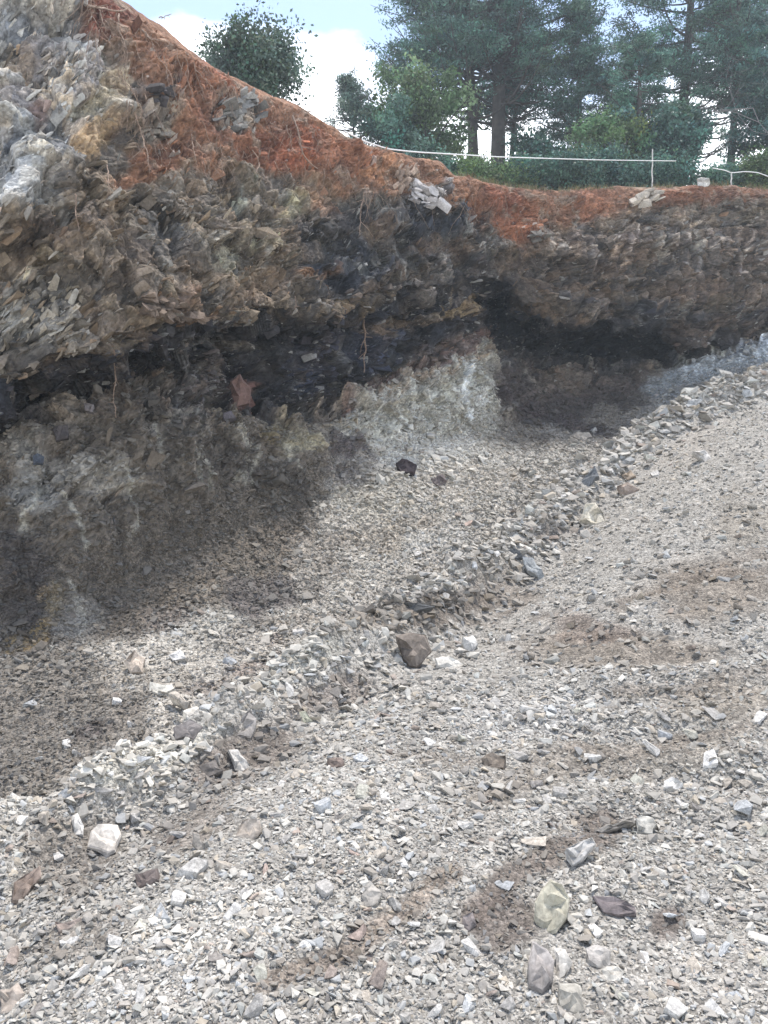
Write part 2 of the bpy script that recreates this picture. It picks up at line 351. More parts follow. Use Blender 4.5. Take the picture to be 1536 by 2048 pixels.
blob(1000, 1860, 90, 70, 10, (120, 106, 98), .8); blob(1060, 1560, 200, 40, 15, (142, 130, 116), .6); blob(1330, 1840, 60, 40, 0, (112, 96, 88), .8)
blob(1250, 1300, 240, 44, 0, (142, 129, 114), .8); blob(1430, 1180, 190, 70, 0, (140, 126, 110), .75); blob(1180, 1260, 110, 30, 0, (136, 116, 102), .7); blob(1440, 1400, 150, 50, 0, (146, 134, 118), .7)
blob(1050, 1440, 180, 60, 0, (178, 180, 182), .6); blob(1330, 1500, 200, 40, 15, (150, 140, 126), .55); blob(1490, 1050, 90, 70, 0, (150, 140, 124), .6); blob(1350, 900, 160, 40, 30, (178, 172, 164), .7)
blob(1400, 1950, 200, 100, 0, (182, 178, 172), .7); blob(1150, 1000, 120, 30, 20, (160, 154, 144), .6); blob(870, 1520, 120, 30, 0, (140, 126, 112), .5)
stroke([(1200, 1400), (1536, 1340), (1700, 1330)], 16, (134, 118, 102), .5); stroke([(1150, 1520), (1536, 1440)], 14, (140, 126, 112), .5); stroke([(1250, 1210), (1536, 1120)], 20, (134, 118, 102), .5)
_m = canvas.mean(-1, keepdims=True); track_canvas = (canvas * .62 + _m * .38 * np.array([1.03, 1.0, .96])) * .86 * np.array([1.005, 1.0, .985])

def look(cv, px, py):
    x = np.clip((px - CX0) / CS - .5, 0, CW - 1.001); y = np.clip((py - CY0) / CS - .5, 0, CH - 1.001)
    i = x.astype(int); j = y.astype(int); a = (x - i)[..., None]; b = (y - j)[..., None]
    return ((cv[j, i] * (1 - a) + cv[j, i + 1] * a) * (1 - b) + (cv[j + 1, i] * (1 - a) + cv[j + 1, i + 1] * a) * b)

# ------------------------------------------------------------------ quarry face: rows of guide points lofted into one surface
ROWS = [
 [(-500,-700,13),(-150,-350,12.5),(0,-190,12.3),(150,-60,12.6),(240,0,13),(330,62,13.6),(400,118,14.2),(460,150,14.8),(600,214,16),(640,240,16.3),(700,277,16.8),(800,305,17.5),(880,325,18.2),(905,350,18.8),(1000,372,20),(1100,382,21),(1250,376,22.5),(1350,372,23),(1470,370,23.5),(1536,380,24),(1800,390,26),(2200,400,30)],
 [(-500,-300,11.5),(0,100,10.8),(150,150,11.2),(300,230,12.3),(450,270,13.5),(600,330,14.9),(800,380,16.9),(950,430,19),(1100,455,20.4),(1300,450,22.2),(1536,450,23.6),(2200,480,29.5)],
 [(-500,200,10),(0,400,9.6),(150,400,10),(300,430,10.9),(450,450,12.1),(600,470,13.7),(800,500,16.2),(950,510,18.7),(1100,540,20.1),(1300,540,21.8),(1536,540,23.2),(2200,560,29)],
 [(-500,850,8.5),(0,790,9.0),(100,745,9.2),(250,690,10),(330,672,10.6),(480,638,12),(650,618,13.9),(800,590,16),(960,566,18.4),(1000,566,19.3),(1050,615,19.7),(1100,650,20.0),(1200,650,20.8),(1300,658,21.4),(1400,670,22),(1536,632,22.6),(2200,600,28)],
 [(-500,870,10.2),(0,815,10.7),(100,765,10.8),(250,705,11.3),(330,690,12.1),(480,655,13.5),(650,632,15.2),(800,605,17.2),(940,585,19.1),(980,580,22.2),(1050,622,23.6),(1100,655,23.8),(1200,658,24.6),(1300,668,24.6),(1400,678,23.6),(1536,640,23),(2200,610,28.5)],
 [(-500,1000,10.2),(0,890,10.6),(100,830,10.7),(250,735,11.2),(330,770,11.8),(480,800,13.2),(650,795,15),(800,735,17.1),(940,660,19.1),(985,690,21.4),(1060,705,23.2),(1200,715,24.4),(1300,715,24.2),(1400,700,23.3),(1536,660,23),(2200,640,28.5)],
 [(-500,1150,9),(0,950,9.5),(150,880,10.0),(300,850,10.8),(480,850,12.3),(650,850,14),(800,795,16.2),(950,710,18.7),(1060,770,21),(1200,770,22.2),(1300,755,22.4),(1400,730,22.4),(1536,685,22.7),(2200,660,28)],
 [(-500,1500,7),(0,1250,8.3),(150,1240,8.8),(300,1150,9.8),(480,1060,11.4),(650,1000,13),(800,920,15.1),(960,860,17.6),(1060,840,19.5),(1200,805,21.4),(1300,790,21.7),(1400,765,22),(1536,715,22.3),(2200,690,27)],
 [(-500,1700,5.6),(0,1450,6.6),(150,1400,7),(300,1320,7.9),(480,1220,9.4),(650,1130,11.2),(800,1050,12.9),(960,960,15.5),(1060,900,17.6),(1200,842,20),(1300,812,20.8),(1400,785,21.3),(1536,735,22),(2200,710,26.5)],
 [(-500,1850,4.6),(0,1650,4.95),(200,1550,5.7),(400,1440,6.8),(600,1335,8.2),(820,1205,10.6),(1000,1085,13.4),(1100,1005,15.6),(1250,885,19),(1400,805,20.7),(1536,755,21.6),(2200,730,26)],
]
NU = 1500
us = np.linspace(-420, 1960, NU)
guide = []
for r in ROWS:
    a = np.array(r, float)
    py = smooth1(np.interp(us, a[:, 0], a[:, 1]), 28 if r is not ROWS[0] else 10)
    Y = smooth1(np.interp(us, a[:, 0], a[:, 2]), 40)
    guide.append(np.concatenate([unproj(us, py, Y), py[:, None]], -1))
first, last_ = guide[0], guide[-1]
def off(g, d, dpy): q = g.copy(); q[:, :3] += d; q[:, 3] += dpy; return q
seq = [off(first, (0, 1.6, -.05), -20)] + guide + [off(last_, (0, -1.3, -.75), 80), off(last_, (0, -2.6, -1.9), 160)]
KS = np.stack(seq, 0)                                   # rows x NU x 4
NR = [30, 190, 190, 230, 40, 150, 110, 190, 150, 110, 20, 6]
def catmull(P, counts):
    o, rowpos = [], []
    n = len(P)
    for s in range(n - 1):
        p0, p1, p2, p3 = P[max(s - 1, 0)], P[s], P[s + 1], P[min(s + 2, n - 1)]
        m1 = (p2 - p0) * .5 * .8; m2 = (p3 - p1) * .5 * .8
        # keep tangents no longer than the span itself
        sp_ = np.linalg.norm((p2 - p1)[:, :3], axis=1, keepdims=True) + 1e-6
        for m in (m1, m2):
            l = np.linalg.norm(m[:, :3], axis=1, keepdims=True) + 1e-6
            m *= np.minimum(1, 1.3 * sp_ / l)
        for q in range(counts[s]):
            t = q / counts[s]
            o.append((2*t**3-3*t*t+1)*p1 + (t**3-2*t*t+t)*m1 + (-2*t**3+3*t*t)*p2 + (t**3-t*t)*m2); rowpos.append(s + t)
    o.append(P[-1]); rowpos.append(n - 1.0)
    return np.stack(o, 0), np.array(rowpos)
S, rowpos = catmull(KS, NR)
NV = len(rowpos)
base = S[..., :3]; npy = S[..., 3]; npx = np.broadcast_to(us, (NV, NU))
dU = np.gradient(base, axis=1); dV = np.gradient(base, axis=0)
Nrm = np.cross(dU, dV); Nrm /= np.linalg.norm(Nrm, axis=-1, keepdims=True) + 1e-9
if Nrm[NV // 3, NU // 2, 1] > 0: Nrm = -Nrm              # outward = towards the pit
R = np.broadcast_to(rowpos[:, None], (NV, NU))
# how rocky each place is: strong on the face, weak on scree and floor; soft in the red soil
face = sstep(1.0, 1.5, R) * (1 - sstep(6.2, 7.6, R))
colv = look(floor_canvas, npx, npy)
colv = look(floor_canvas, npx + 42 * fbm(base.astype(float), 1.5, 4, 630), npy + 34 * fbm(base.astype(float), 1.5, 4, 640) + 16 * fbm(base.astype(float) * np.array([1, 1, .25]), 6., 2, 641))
redness = np.clip((colv[..., 0] - colv[..., 2] * 1.5) * 11, 0, 1)
right = sstep(880, 1150, npx)
# bedding frame: on the left the beds climb steeply to the right, in the right they lie nearly level
ang = math.radians(47) * (1 - right) + math.radians(14) * right
seamk = sstep(3.6, 4.1, R) * (1 - sstep(5.6, 6.6, R)); ang = ang * (1 - seamk) + math.radians(10) * seamk
def bed_coords(P, angle, st):
    c, s = np.cos(angle), np.sin(angle)
    u = P[..., 0] * c + P[..., 2] * s; v = -P[..., 0] * s + P[..., 2] * c
    return np.stack([u * st, P[..., 1] * .8 * np.ones_like(u), v], -1)
Pb = base.astype(np.float64)
wrp = np.stack([fbm(Pb, .9, 3, 3), fbm(Pb, .9, 3, 31), fbm(Pb, .9, 3, 61)], -1) * .35
# use two fixed bedding frames and blend, so that the rotation does not smear
q1 = bed_coords(Pb + wrp, math.radians(47), .42); q2 = bed_coords(Pb + wrp, math.radians(12), .38)
lw = np.clip((math.radians(47) - ang) / math.radians(33), 0, 1)
lw = (lw + .25 * fbm(Pb, 2.0, 2, 90) > .5).astype(float)
qb = q1 * (1 - lw[..., None]) + q2 * lw[..., None]
fa, ea = facets(qb, 1.5, 11, 1.6)
fb, eb = facets(qb, 4.6, 23, 1.1); idb = FID[0]
fc, ec = facets(qb * np.array([.9, 1, 1.6]), 11.0, 37, .8); idc = FID[0]
fm, em = facets(qb + .06 * wrp, 2.7, 71, 1.3)
fid = FID[0]; rough = 1 - .72 * redness
crn = fbm(Pb, 3.2, 3, 81)
crumb = np.clip((1 - sstep(.03, .20, em)) * sstep(-.35, .25, crn) + sstep(.22, .42, fbm(Pb, 1.4, 4, 82)), 0, 1) * face * (1 - redness)
floorz = 1 - face
disp = face * rough * (fa * .17 + fm * .17 + fb * (.018 + .05 * crumb) + fc * (.008 + .035 * crumb) - .06 * np.exp(-em * 14) * (1 - crumb) - .06 * np.exp(-ea * 9))
disp += face * (1 - seamk * .5) * fbm(Pb, .55, 2, 5) * .34
disp += redness * face * (fbm(Pb, 2.2, 5, 8) * .26 + fbm(Pb * np.array([2., 2., .6]), 3.0, 3, 18) * .10 + fb * .05 + fc * .03)
disp += fbm(Pb, 5.0, 3, 9) * .035 * (1 - .4 * floorz) + sstep(6.0, 6.6, R) * (1 - sstep(7.4, 8.2, R)) * (fb * .05 + fm * .07 + fc * .03) + floorz * sstep(1.0, 1.2, R) * (fbm(Pb, 1.0, 3, 6) * .12 + facets(Pb, 8.0, 51, 1.)[0] * .02)
# bucket grooves: right upper face, pale scoop, left slope
gr1 = sstep(2.0, 2.4, R) * (1 - sstep(3.5, 3.9, R)) * sstep(1060, 1130, npx)
disp += gr1 * .18 * np.abs(np.sin(npx / 27 * math.pi + .25 * np.sin(npy / 40)))
gr2 = np.exp(-((npx - 870) / 130) ** 2) * sstep(6.3, 6.8, R) * (1 - sstep(7.6, 8.0, R))
disp += gr2 * .12 * np.abs(np.sin((npx - (npy - 800) * .35) / 27 * math.pi))
gr3 = np.exp(-((npx - 330) / 260) ** 2) * sstep(6.1, 6.6, R) * (1 - sstep(7.6, 8.0, R))
disp += gr3 * .12 * np.abs(np.sin((npx - (npy - 900) * .25) / 62 * math.pi))
# overhanging shelves in the seam
sh = bed_coords(Pb + wrp, math.radians(10), 1)[..., 2]
shelf = np.abs(((sh * 2.1 + .6 * fbm(Pb, .7, 2, 71)) % 1.0) - .5) * 2
disp += seamk * (shelf - .5) * .24
edge = 1 - sstep(0.0, 1.0, R)
for ax in (0, 1):
    disp = .5 * disp + .25 * (np.roll(disp, 1, ax) + np.roll(disp, -1, ax))
disp = disp + face * fc * .012 * (.3 + crumb) + face * fbm(Pb, 14., 2, 44) * .010 * rough
disp = disp * (1 - edge) + edge * fbm(Pb, 3.0, 4, 13) * .10
cliffP = base + Nrm * disp[..., None]
lipk = np.exp(-((R - 4.15) / .45) ** 2); Px_ = Pb * np.array([1, .3, 0.0])
cliffP[..., 2] += lipk * (fbm(Px_, 1.1, 4, 610) * .30 + fbm(Px_, 5, 2, 611) * .05)
cliffP[..., 1] -= lipk * fbm(Px_, .8, 3, 612) * .35
cliffP[..., 2] += edge * 0 + (1 - sstep(.6, 1.6, R)) * fbm(Pb, 1.6, 4, 14) * .13

# colours
warp = np.stack([fbm(Pb, 1.8, 4, 101), fbm(Pb, 1.8, 4, 131)], -1)
wp = np.interp(base[..., 1], [5, 10, 25], [70, 52, 30])
cc = np.where(redness[..., None] > .02, colv, 0) * np.clip(redness * 3, 0, 1)[..., None] + (1 - np.clip(redness * 3, 0, 1)[..., None]) * look(floor_canvas, npx + warp[..., 0] * wp, npy + warp[..., 1] * wp)
jc = idb; jd = idc
val = 1 + face * rough * ((jc - .5) * (.25 + .6 * crumb) + (jd - .5) * (.25 + .8 * crumb)) + .34 * fbm(Pb, 4.5, 4, 140) 
hue = (vnoise(Pb, 1.7, 150) * .5 + (jc - .5)) * face * rough * .17
cc = cc * np.clip(val, .35, 2.2)[..., None] * np.stack([1 + hue * .9, 1 + hue * .25, 1 - hue * .9], -1)
# rusty and dusty films that follow noise of their own
TI = np.array([(1.10, .98, .86), (.86, .98, 1.18), (1.0, 1.03, .86), (1.22, .98, .74), (.98, .98, 1.02), (1.06, .94, .96), (.92, 1.0, 1.08), (1.04, 1.0, .92)]) * np.array([.92, .80, .95, 1.05, .72, .85, 1.0, 1.15])[:, None]
TI = TI * .4 + TI.mean(1, keepdims=True) * .6; TI = .88 + (TI - .95) * 1.35
blockTI = TI[(fid * 7.999).astype(int)]
bk = (face * rough)[..., None]
cc = cc * (1 - bk) + cc * blockTI * bk
cc = cc * (1 - crumb[..., None] * .5) + crumb[..., None] * .5 * (cc * 1.25 + lin((140, 134, 122)) * .30 * (1 - .7 * seamk[..., None]))
rust = sstep(.18, .5, fbm(Pb, 1.3, 4, 160)) * face * (1 - redness) * .28 * (1 - .5 * right)
cc = cc * (1 - rust[..., None]) + rust[..., None] * (lin((126, 98, 74)) * np.clip(val, .5, 1.6)[..., None] * np.clip(cc.mean(-1, keepdims=True) / .12, .3, 1.3))
dust = sstep(.22, .55, fbm(Pb * np.array([1, 1, .6]), 2.4, 4, 170)) * face * (1 - redness) * .42 * (1 - .6 * seamk)
cc = cc * (1 - dust[..., None]) + dust[..., None] * lin((186, 184, 172))
sv = fbm(Pb, 2.6, 5, 180); red_ = redness * sstep(-.1, .25, .2 + sv * 0)
cc = cc * (1 - redness[..., None] * sstep(.1, .45, sv)[..., None] * .6) + redness[..., None] * sstep(.1, .45, sv)[..., None] * .6 * lin((98, 74, 62))
tn = sstep(.12, .4, fbm(Pb, 3.4, 5, 190))[..., None] * redness[..., None] * .85; cc = cc * (1 - tn) + tn * lin((134, 116, 100))
_g = cc.mean(-1, keepdims=True); cc = cc + (_g * np.array([1.06, 1.0, .92]) - cc) * (.30 * face * (1 - redness))[..., None]
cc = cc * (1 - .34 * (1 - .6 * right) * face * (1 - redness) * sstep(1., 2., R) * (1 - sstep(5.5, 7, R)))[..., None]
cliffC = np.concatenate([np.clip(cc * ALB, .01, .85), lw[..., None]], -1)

M_cliff = rock_mat("layered_schist", 14, .8, vary=.30, dist=.022, streak=True)
def chips(m, mapscale=1.0):
    n = m.node_tree; b = [x for x in n.nodes if x.type == 'BSDF_PRINCIPLED'][0]; bp = [x for x in n.nodes if x.type == 'BUMP'][0]
    vx = [x for x in n.nodes if x.type == 'MIX'][0].outputs[1]; src = b.inputs['Base Color'].links[0].from_socket; last = bp
    nw = n.nodes.new('ShaderNodeTexNoise'); nw.inputs['Scale'].default_value = 5; nw.inputs['Detail'].default_value = 4; n.links.new(vx, nw.inputs['Vector'])
    wa = n.nodes.new('ShaderNodeVectorMath'); wa.operation = 'MULTIPLY_ADD'; wa.inputs[1].default_value = (.03, .03, .03)
    n.links.new(nw.outputs['Color'], wa.inputs[0]); n.links.new(vx, wa.inputs[2])
    for sc_, lo, hi, st in ((9, .82, 1.2, .35), (24, .72, 1.32, .6)):
        v = n.nodes.new('ShaderNodeTexVoronoi'); v.inputs['Scale'].default_value = sc_ * mapscale; n.links.new(wa.outputs[0], v.inputs['Vector'])
        sp = n.nodes.new('ShaderNodeSeparateColor'); n.links.new(v.outputs['Color'], sp.inputs[0])
        r = n.nodes.new('ShaderNodeMapRange'); r.inputs['To Min'].default_value = lo; r.inputs['To Max'].default_value = hi
        n.links.new(sp.outputs[0], r.inputs['Value']); vm = n.nodes.new('ShaderNodeVectorMath'); vm.operation = 'SCALE'
        n.links.new(src, vm.inputs[0]); n.links.new(r.outputs[0], vm.inputs['Scale']); src = vm.outputs[0]
        b2 = n.nodes.new('ShaderNodeBump'); b2.invert = True; b2.inputs['Strength'].default_value = st; b2.inputs['Distance'].default_value = .6 / sc_
        ad_ = n.nodes.new('ShaderNodeMath'); ad_.operation = 'MULTIPLY_ADD'; ad_.inputs[1].default_value = -.7; n.links.new(sp.outputs[1], ad_.inputs[0]); n.links.new(v.outputs['Distance'], ad_.inputs[2])
        n.links.new(ad_.outputs[0], b2.inputs['Height']); n.links.new(b2.outputs[0], last.inputs['Normal']); last = b2
    n.links.new(src, b.inputs['Base Color'])
chips(M_cliff)
M_plate = rock_mat("schist_plate", 30, .8, vary=.3, dist=.02)
M_floor = rock_mat("crushed_shale_bed", 60, .9, vary=.26, dist=.012)
def pebbles(m):
    n = m.node_tree; b = [x for x in n.nodes if x.type == 'BSDF_PRINCIPLED'][0]; bp = [x for x in n.nodes if x.type == 'BUMP'][0]
    tc = [x for x in n.nodes if x.type == 'TEX_COORD'][0]; src = b.inputs['Base Color'].links[0].from_socket
    for sc_, lo, hi in ((38, .62, 1.42), (95, .7, 1.35)):
        v = n.nodes.new('ShaderNodeTexVoronoi'); v.inputs['Scale'].default_value = sc_; n.links.new(tc.outputs['Object'], v.inputs['Vector'])
        sp = n.nodes.new('ShaderNodeSeparateColor'); n.links.new(v.outputs['Color'], sp.inputs[0])
        r = n.nodes.new('ShaderNodeMapRange'); r.inputs['To Min'].default_value = lo; r.inputs['To Max'].default_value = hi
        n.links.new(sp.outputs[0], r.inputs['Value']); vm = n.nodes.new('ShaderNodeVectorMath'); vm.operation = 'SCALE'
        n.links.new(src, vm.inputs[0]); n.links.new(r.outputs[0], vm.inputs['Scale']); src = vm.outputs[0]
        b2 = n.nodes.new('ShaderNodeBump'); b2.invert = True; b2.inputs['Strength'].default_value = .8; b2.inputs['Distance'].default_value = .5 / sc_
        n.links.new(v.outputs['Distance'], b2.inputs['Height']); n.links.new(b2.outputs[0], bp.inputs['Normal']) if sc_ == 38 else n.links.new(b2.outputs[0], [x for x in n.nodes if x.type == 'BUMP'][1].inputs['Normal'])
    n.links.new(src, b.inputs['Base Color'])
pebbles(M_floor)
def grid_quads(nv, nu):
    i = np.arange(nv - 1)[:, None] * nu + np.arange(nu - 1)[None]
    return np.stack([i, i + nu, i + nu + 1, i + 1], -1).reshape(-1, 4)
kf = int(np.argmin(np.abs(rowpos - 7.6)))
cl = make_mesh('cliff', cliffP[:kf + 1], quads=grid_quads(kf + 1, NU), color=cliffC[:kf + 1].reshape(-1, 4), mat=M_cliff); tag(cl, kind='structure')
pf = make_mesh('pit_floor', cliffP[kf:], quads=grid_quads(NV - kf, NU), color=cliffC[kf:].reshape(-1, 4), mat=M_floor); tag(pf, kind='structure')

# plateau behind the rim, out to the horizon
rim = cliffP[0]
PL = [rim]
for d in (2, 5, 10, 18, 30, 60, 120, 220):
    q = rim.copy(); q[:, 1] += d; q[:, 0] *= (1 + d / 22.0)
    tgt = 6.9 + 0 * q[:, 0]; k = min(1, d / 18.0)
    q[:, 2] = q[:, 2] * (1 - k) + tgt * k + fbm(q, .4, 3, 200) * .12 * min(1, d / 5) - .3 * min(1, d / 5)
    PL.append(q)
PL = np.stack(PL, 0)[:, ::6]
plc = np.clip(lin((112, 96, 72)) * (1 + .3 * fbm(PL, .5, 3, 210)[..., None]), .01, .8)
pt = make_mesh('hilltop_ground', PL, quads=grid_quads(PL.shape[0], PL.shape[1]), color=plc.reshape(-1, 3), mat=M_floor, smooth=True); tag(pt, kind='structure')

# ------------------------------------------------------------------ foreground track and windrow: a height field through guide points
G = [(-300,1790,3.5),(0,1622,4.3),(200,1542,4.9),(400,1440,5.7),(600,1332,7.0),(820,1200,9.3),(1000,1082,12),(1100,1000,14.2),(1250,876,18),(1400,793,20),(1536,744,21),(1850,720,23),
     (0,2048,3.0),(768,2048,3.04),(1536,2048,3.0),(0,1810,3.85),(400,1610,4.9),(600,1485,5.85),(820,1355,7.3),(1100,1150,11),(1536,1500,5.3),(1536,1200,8.3),(1536,1000,12),(1536,850,16.2),
     (1300,1000,13.6),(1400,880,17.2),(1100,1500,5.7),(1100,1300,7.9),(2000,1200,8.5),(2000,900,15.5)]
gp = [tuple(unproj(*g) - np.array([0, 0, .66 if k_ < 12 else 0])) for k_, g in enumerate(G)]
for g in G[:12]:
    p = unproj(*g) - np.array([0, 0, .16]); dd = np.array([-.62, .78])
    gp.append((p[0] + dd[0] * .8, p[1] + dd[1] * .8, p[2] - .75)); gp.append((p[0] + dd[0] * 2.6, p[1] + dd[1] * 2.6, p[2] - 1.6))
gp += [(-8, 0, 0), (8, 0, .3), (0, 0, 0), (0, -8, 0), (10, -8, .2), (-10, -8, 0), (20, 8, 1.6), (26, 20, 4.2), (-8, 5, -.4), (-12, 9, -.9)]
gp = np.array(gp)
def _K(r2): return np.where(r2 > 0, .5 * r2 * np.log(np.maximum(r2, 1e-12)), 0)
n = len(gp); r2 = ((gp[:, None, :2] - gp[None, :, :2]) ** 2).sum(-1)
A = np.zeros((n + 3, n + 3)); A[:n, :n] = _K(r2) + .02 * np.eye(n); A[:n, n] = 1; A[:n, n + 1:] = gp[:, :2]; A[n:, :n] = A[:n, n:].T
wv = np.linalg.solve(A, np.concatenate([gp[:, 2], [0, 0, 0]]))
def Hbase(x, y):
    x = np.asarray(x, float); y = np.asarray(y, float); z = wv[n] + wv[n + 1] * x + wv[n + 2] * y
    for q in range(n): z = z + wv[q] * _K((x - gp[q, 0]) ** 2 + (y - gp[q, 1]) ** 2)
    return z
CR = np.array([unproj(*g)[:2] for g in G[:12]])
def Hfull(x, y):
    z = Hbase(x, y); P = np.stack([x, y, np.zeros_like(x)], -1)
    far = np.clip(y / 9, .5, 1.3); d = np.full(np.shape(x), 9e9)
    for a_, b_ in zip(CR[:-1], CR[1:]):
        v_ = b_ - a_; t_ = np.clip(((x - a_[0]) * v_[0] + (y - a_[1]) * v_[1]) / (v_ @ v_), 0, 1)
        d = np.minimum(d, np.hypot(x - a_[0] - t_ * v_[0], y - a_[1] - t_ * v_[1]))
    rk = np.exp(-(d / (.24 + .024 * y)) ** 2)
    z = z + rk * (.74 + .24 * fbm(P, 1.9, 3, 380) + .05 * fbm(P, 6., 2, 381))
    z = z + fbm(P, .9, 3, 300) * .07 * far + fbm(P, 3.5, 3, 310) * .03 + fbm(P, 14., 2, 320) * .010
    # ruts raked across the track on the right
    px, py = proj(np.stack([x, y, z], -1))
    rr = sstep(900, 1250, px) * sstep(0, 1, (py - 900) / 300) * (1 - sstep(1550, 1750, py))
    z = z + rr * .05 * np.sin(y * 9.0 + x * 1.2 + 2.0 * vnoise(P, .8, 330))
    return z
ys = np.exp(np.linspace(math.log(1.2), math.log(27), 900)); az = np.linspace(-.78, .95, 1000)
GY, GA = np.meshgrid(ys, az, indexing='ij'); GX = GA * (GY + .6)
GZ = Hfull(GX, GY)
PG = np.stack([GX, GY, GZ], -1)
px, py = proj(PG)
w = np.stack([fbm(PG, 1.6, 4, 340), fbm(PG, 1.6, 4, 350)], -1)
gc = look(track_canvas, px + w[..., 0] * 45, py + w[..., 1] * 45)
gsoil = np.clip(gc * .84 * np.array([1.0, .985, .955]) * (1 + .35 * fbm(PG, 9, 4, 360))[..., None] * ALB, .01, .8)
gr = make_mesh('ground', PG, quads=grid_quads(*GX.shape)[:, ::-1], color=gsoil.reshape(-1, 3), mat=M_floor); tag(gr, kind='structure')
# the rest of the site, beside and behind the viewpoint
xs_ = np.linspace(-45, 60, 120); y_ = np.linspace(-60, 26, 110); X_, Y_ = np.meshgrid(xs_, y_)
Z_ = np.clip(Hbase(np.clip(X_, -9, 22), np.clip(Y_, -8, 22)), -1.5, 5) - .25 - .4 * sstep(2, 6, Y_)
og = make_mesh('quarry_ground', np.stack([X_, Y_, Z_], -1), quads=grid_quads(110, 120)[:, ::-1], color=np.tile(lin((150, 144, 134)), (X_.size, 1)), mat=M_floor, smooth=True); tag(og, kind='structure')

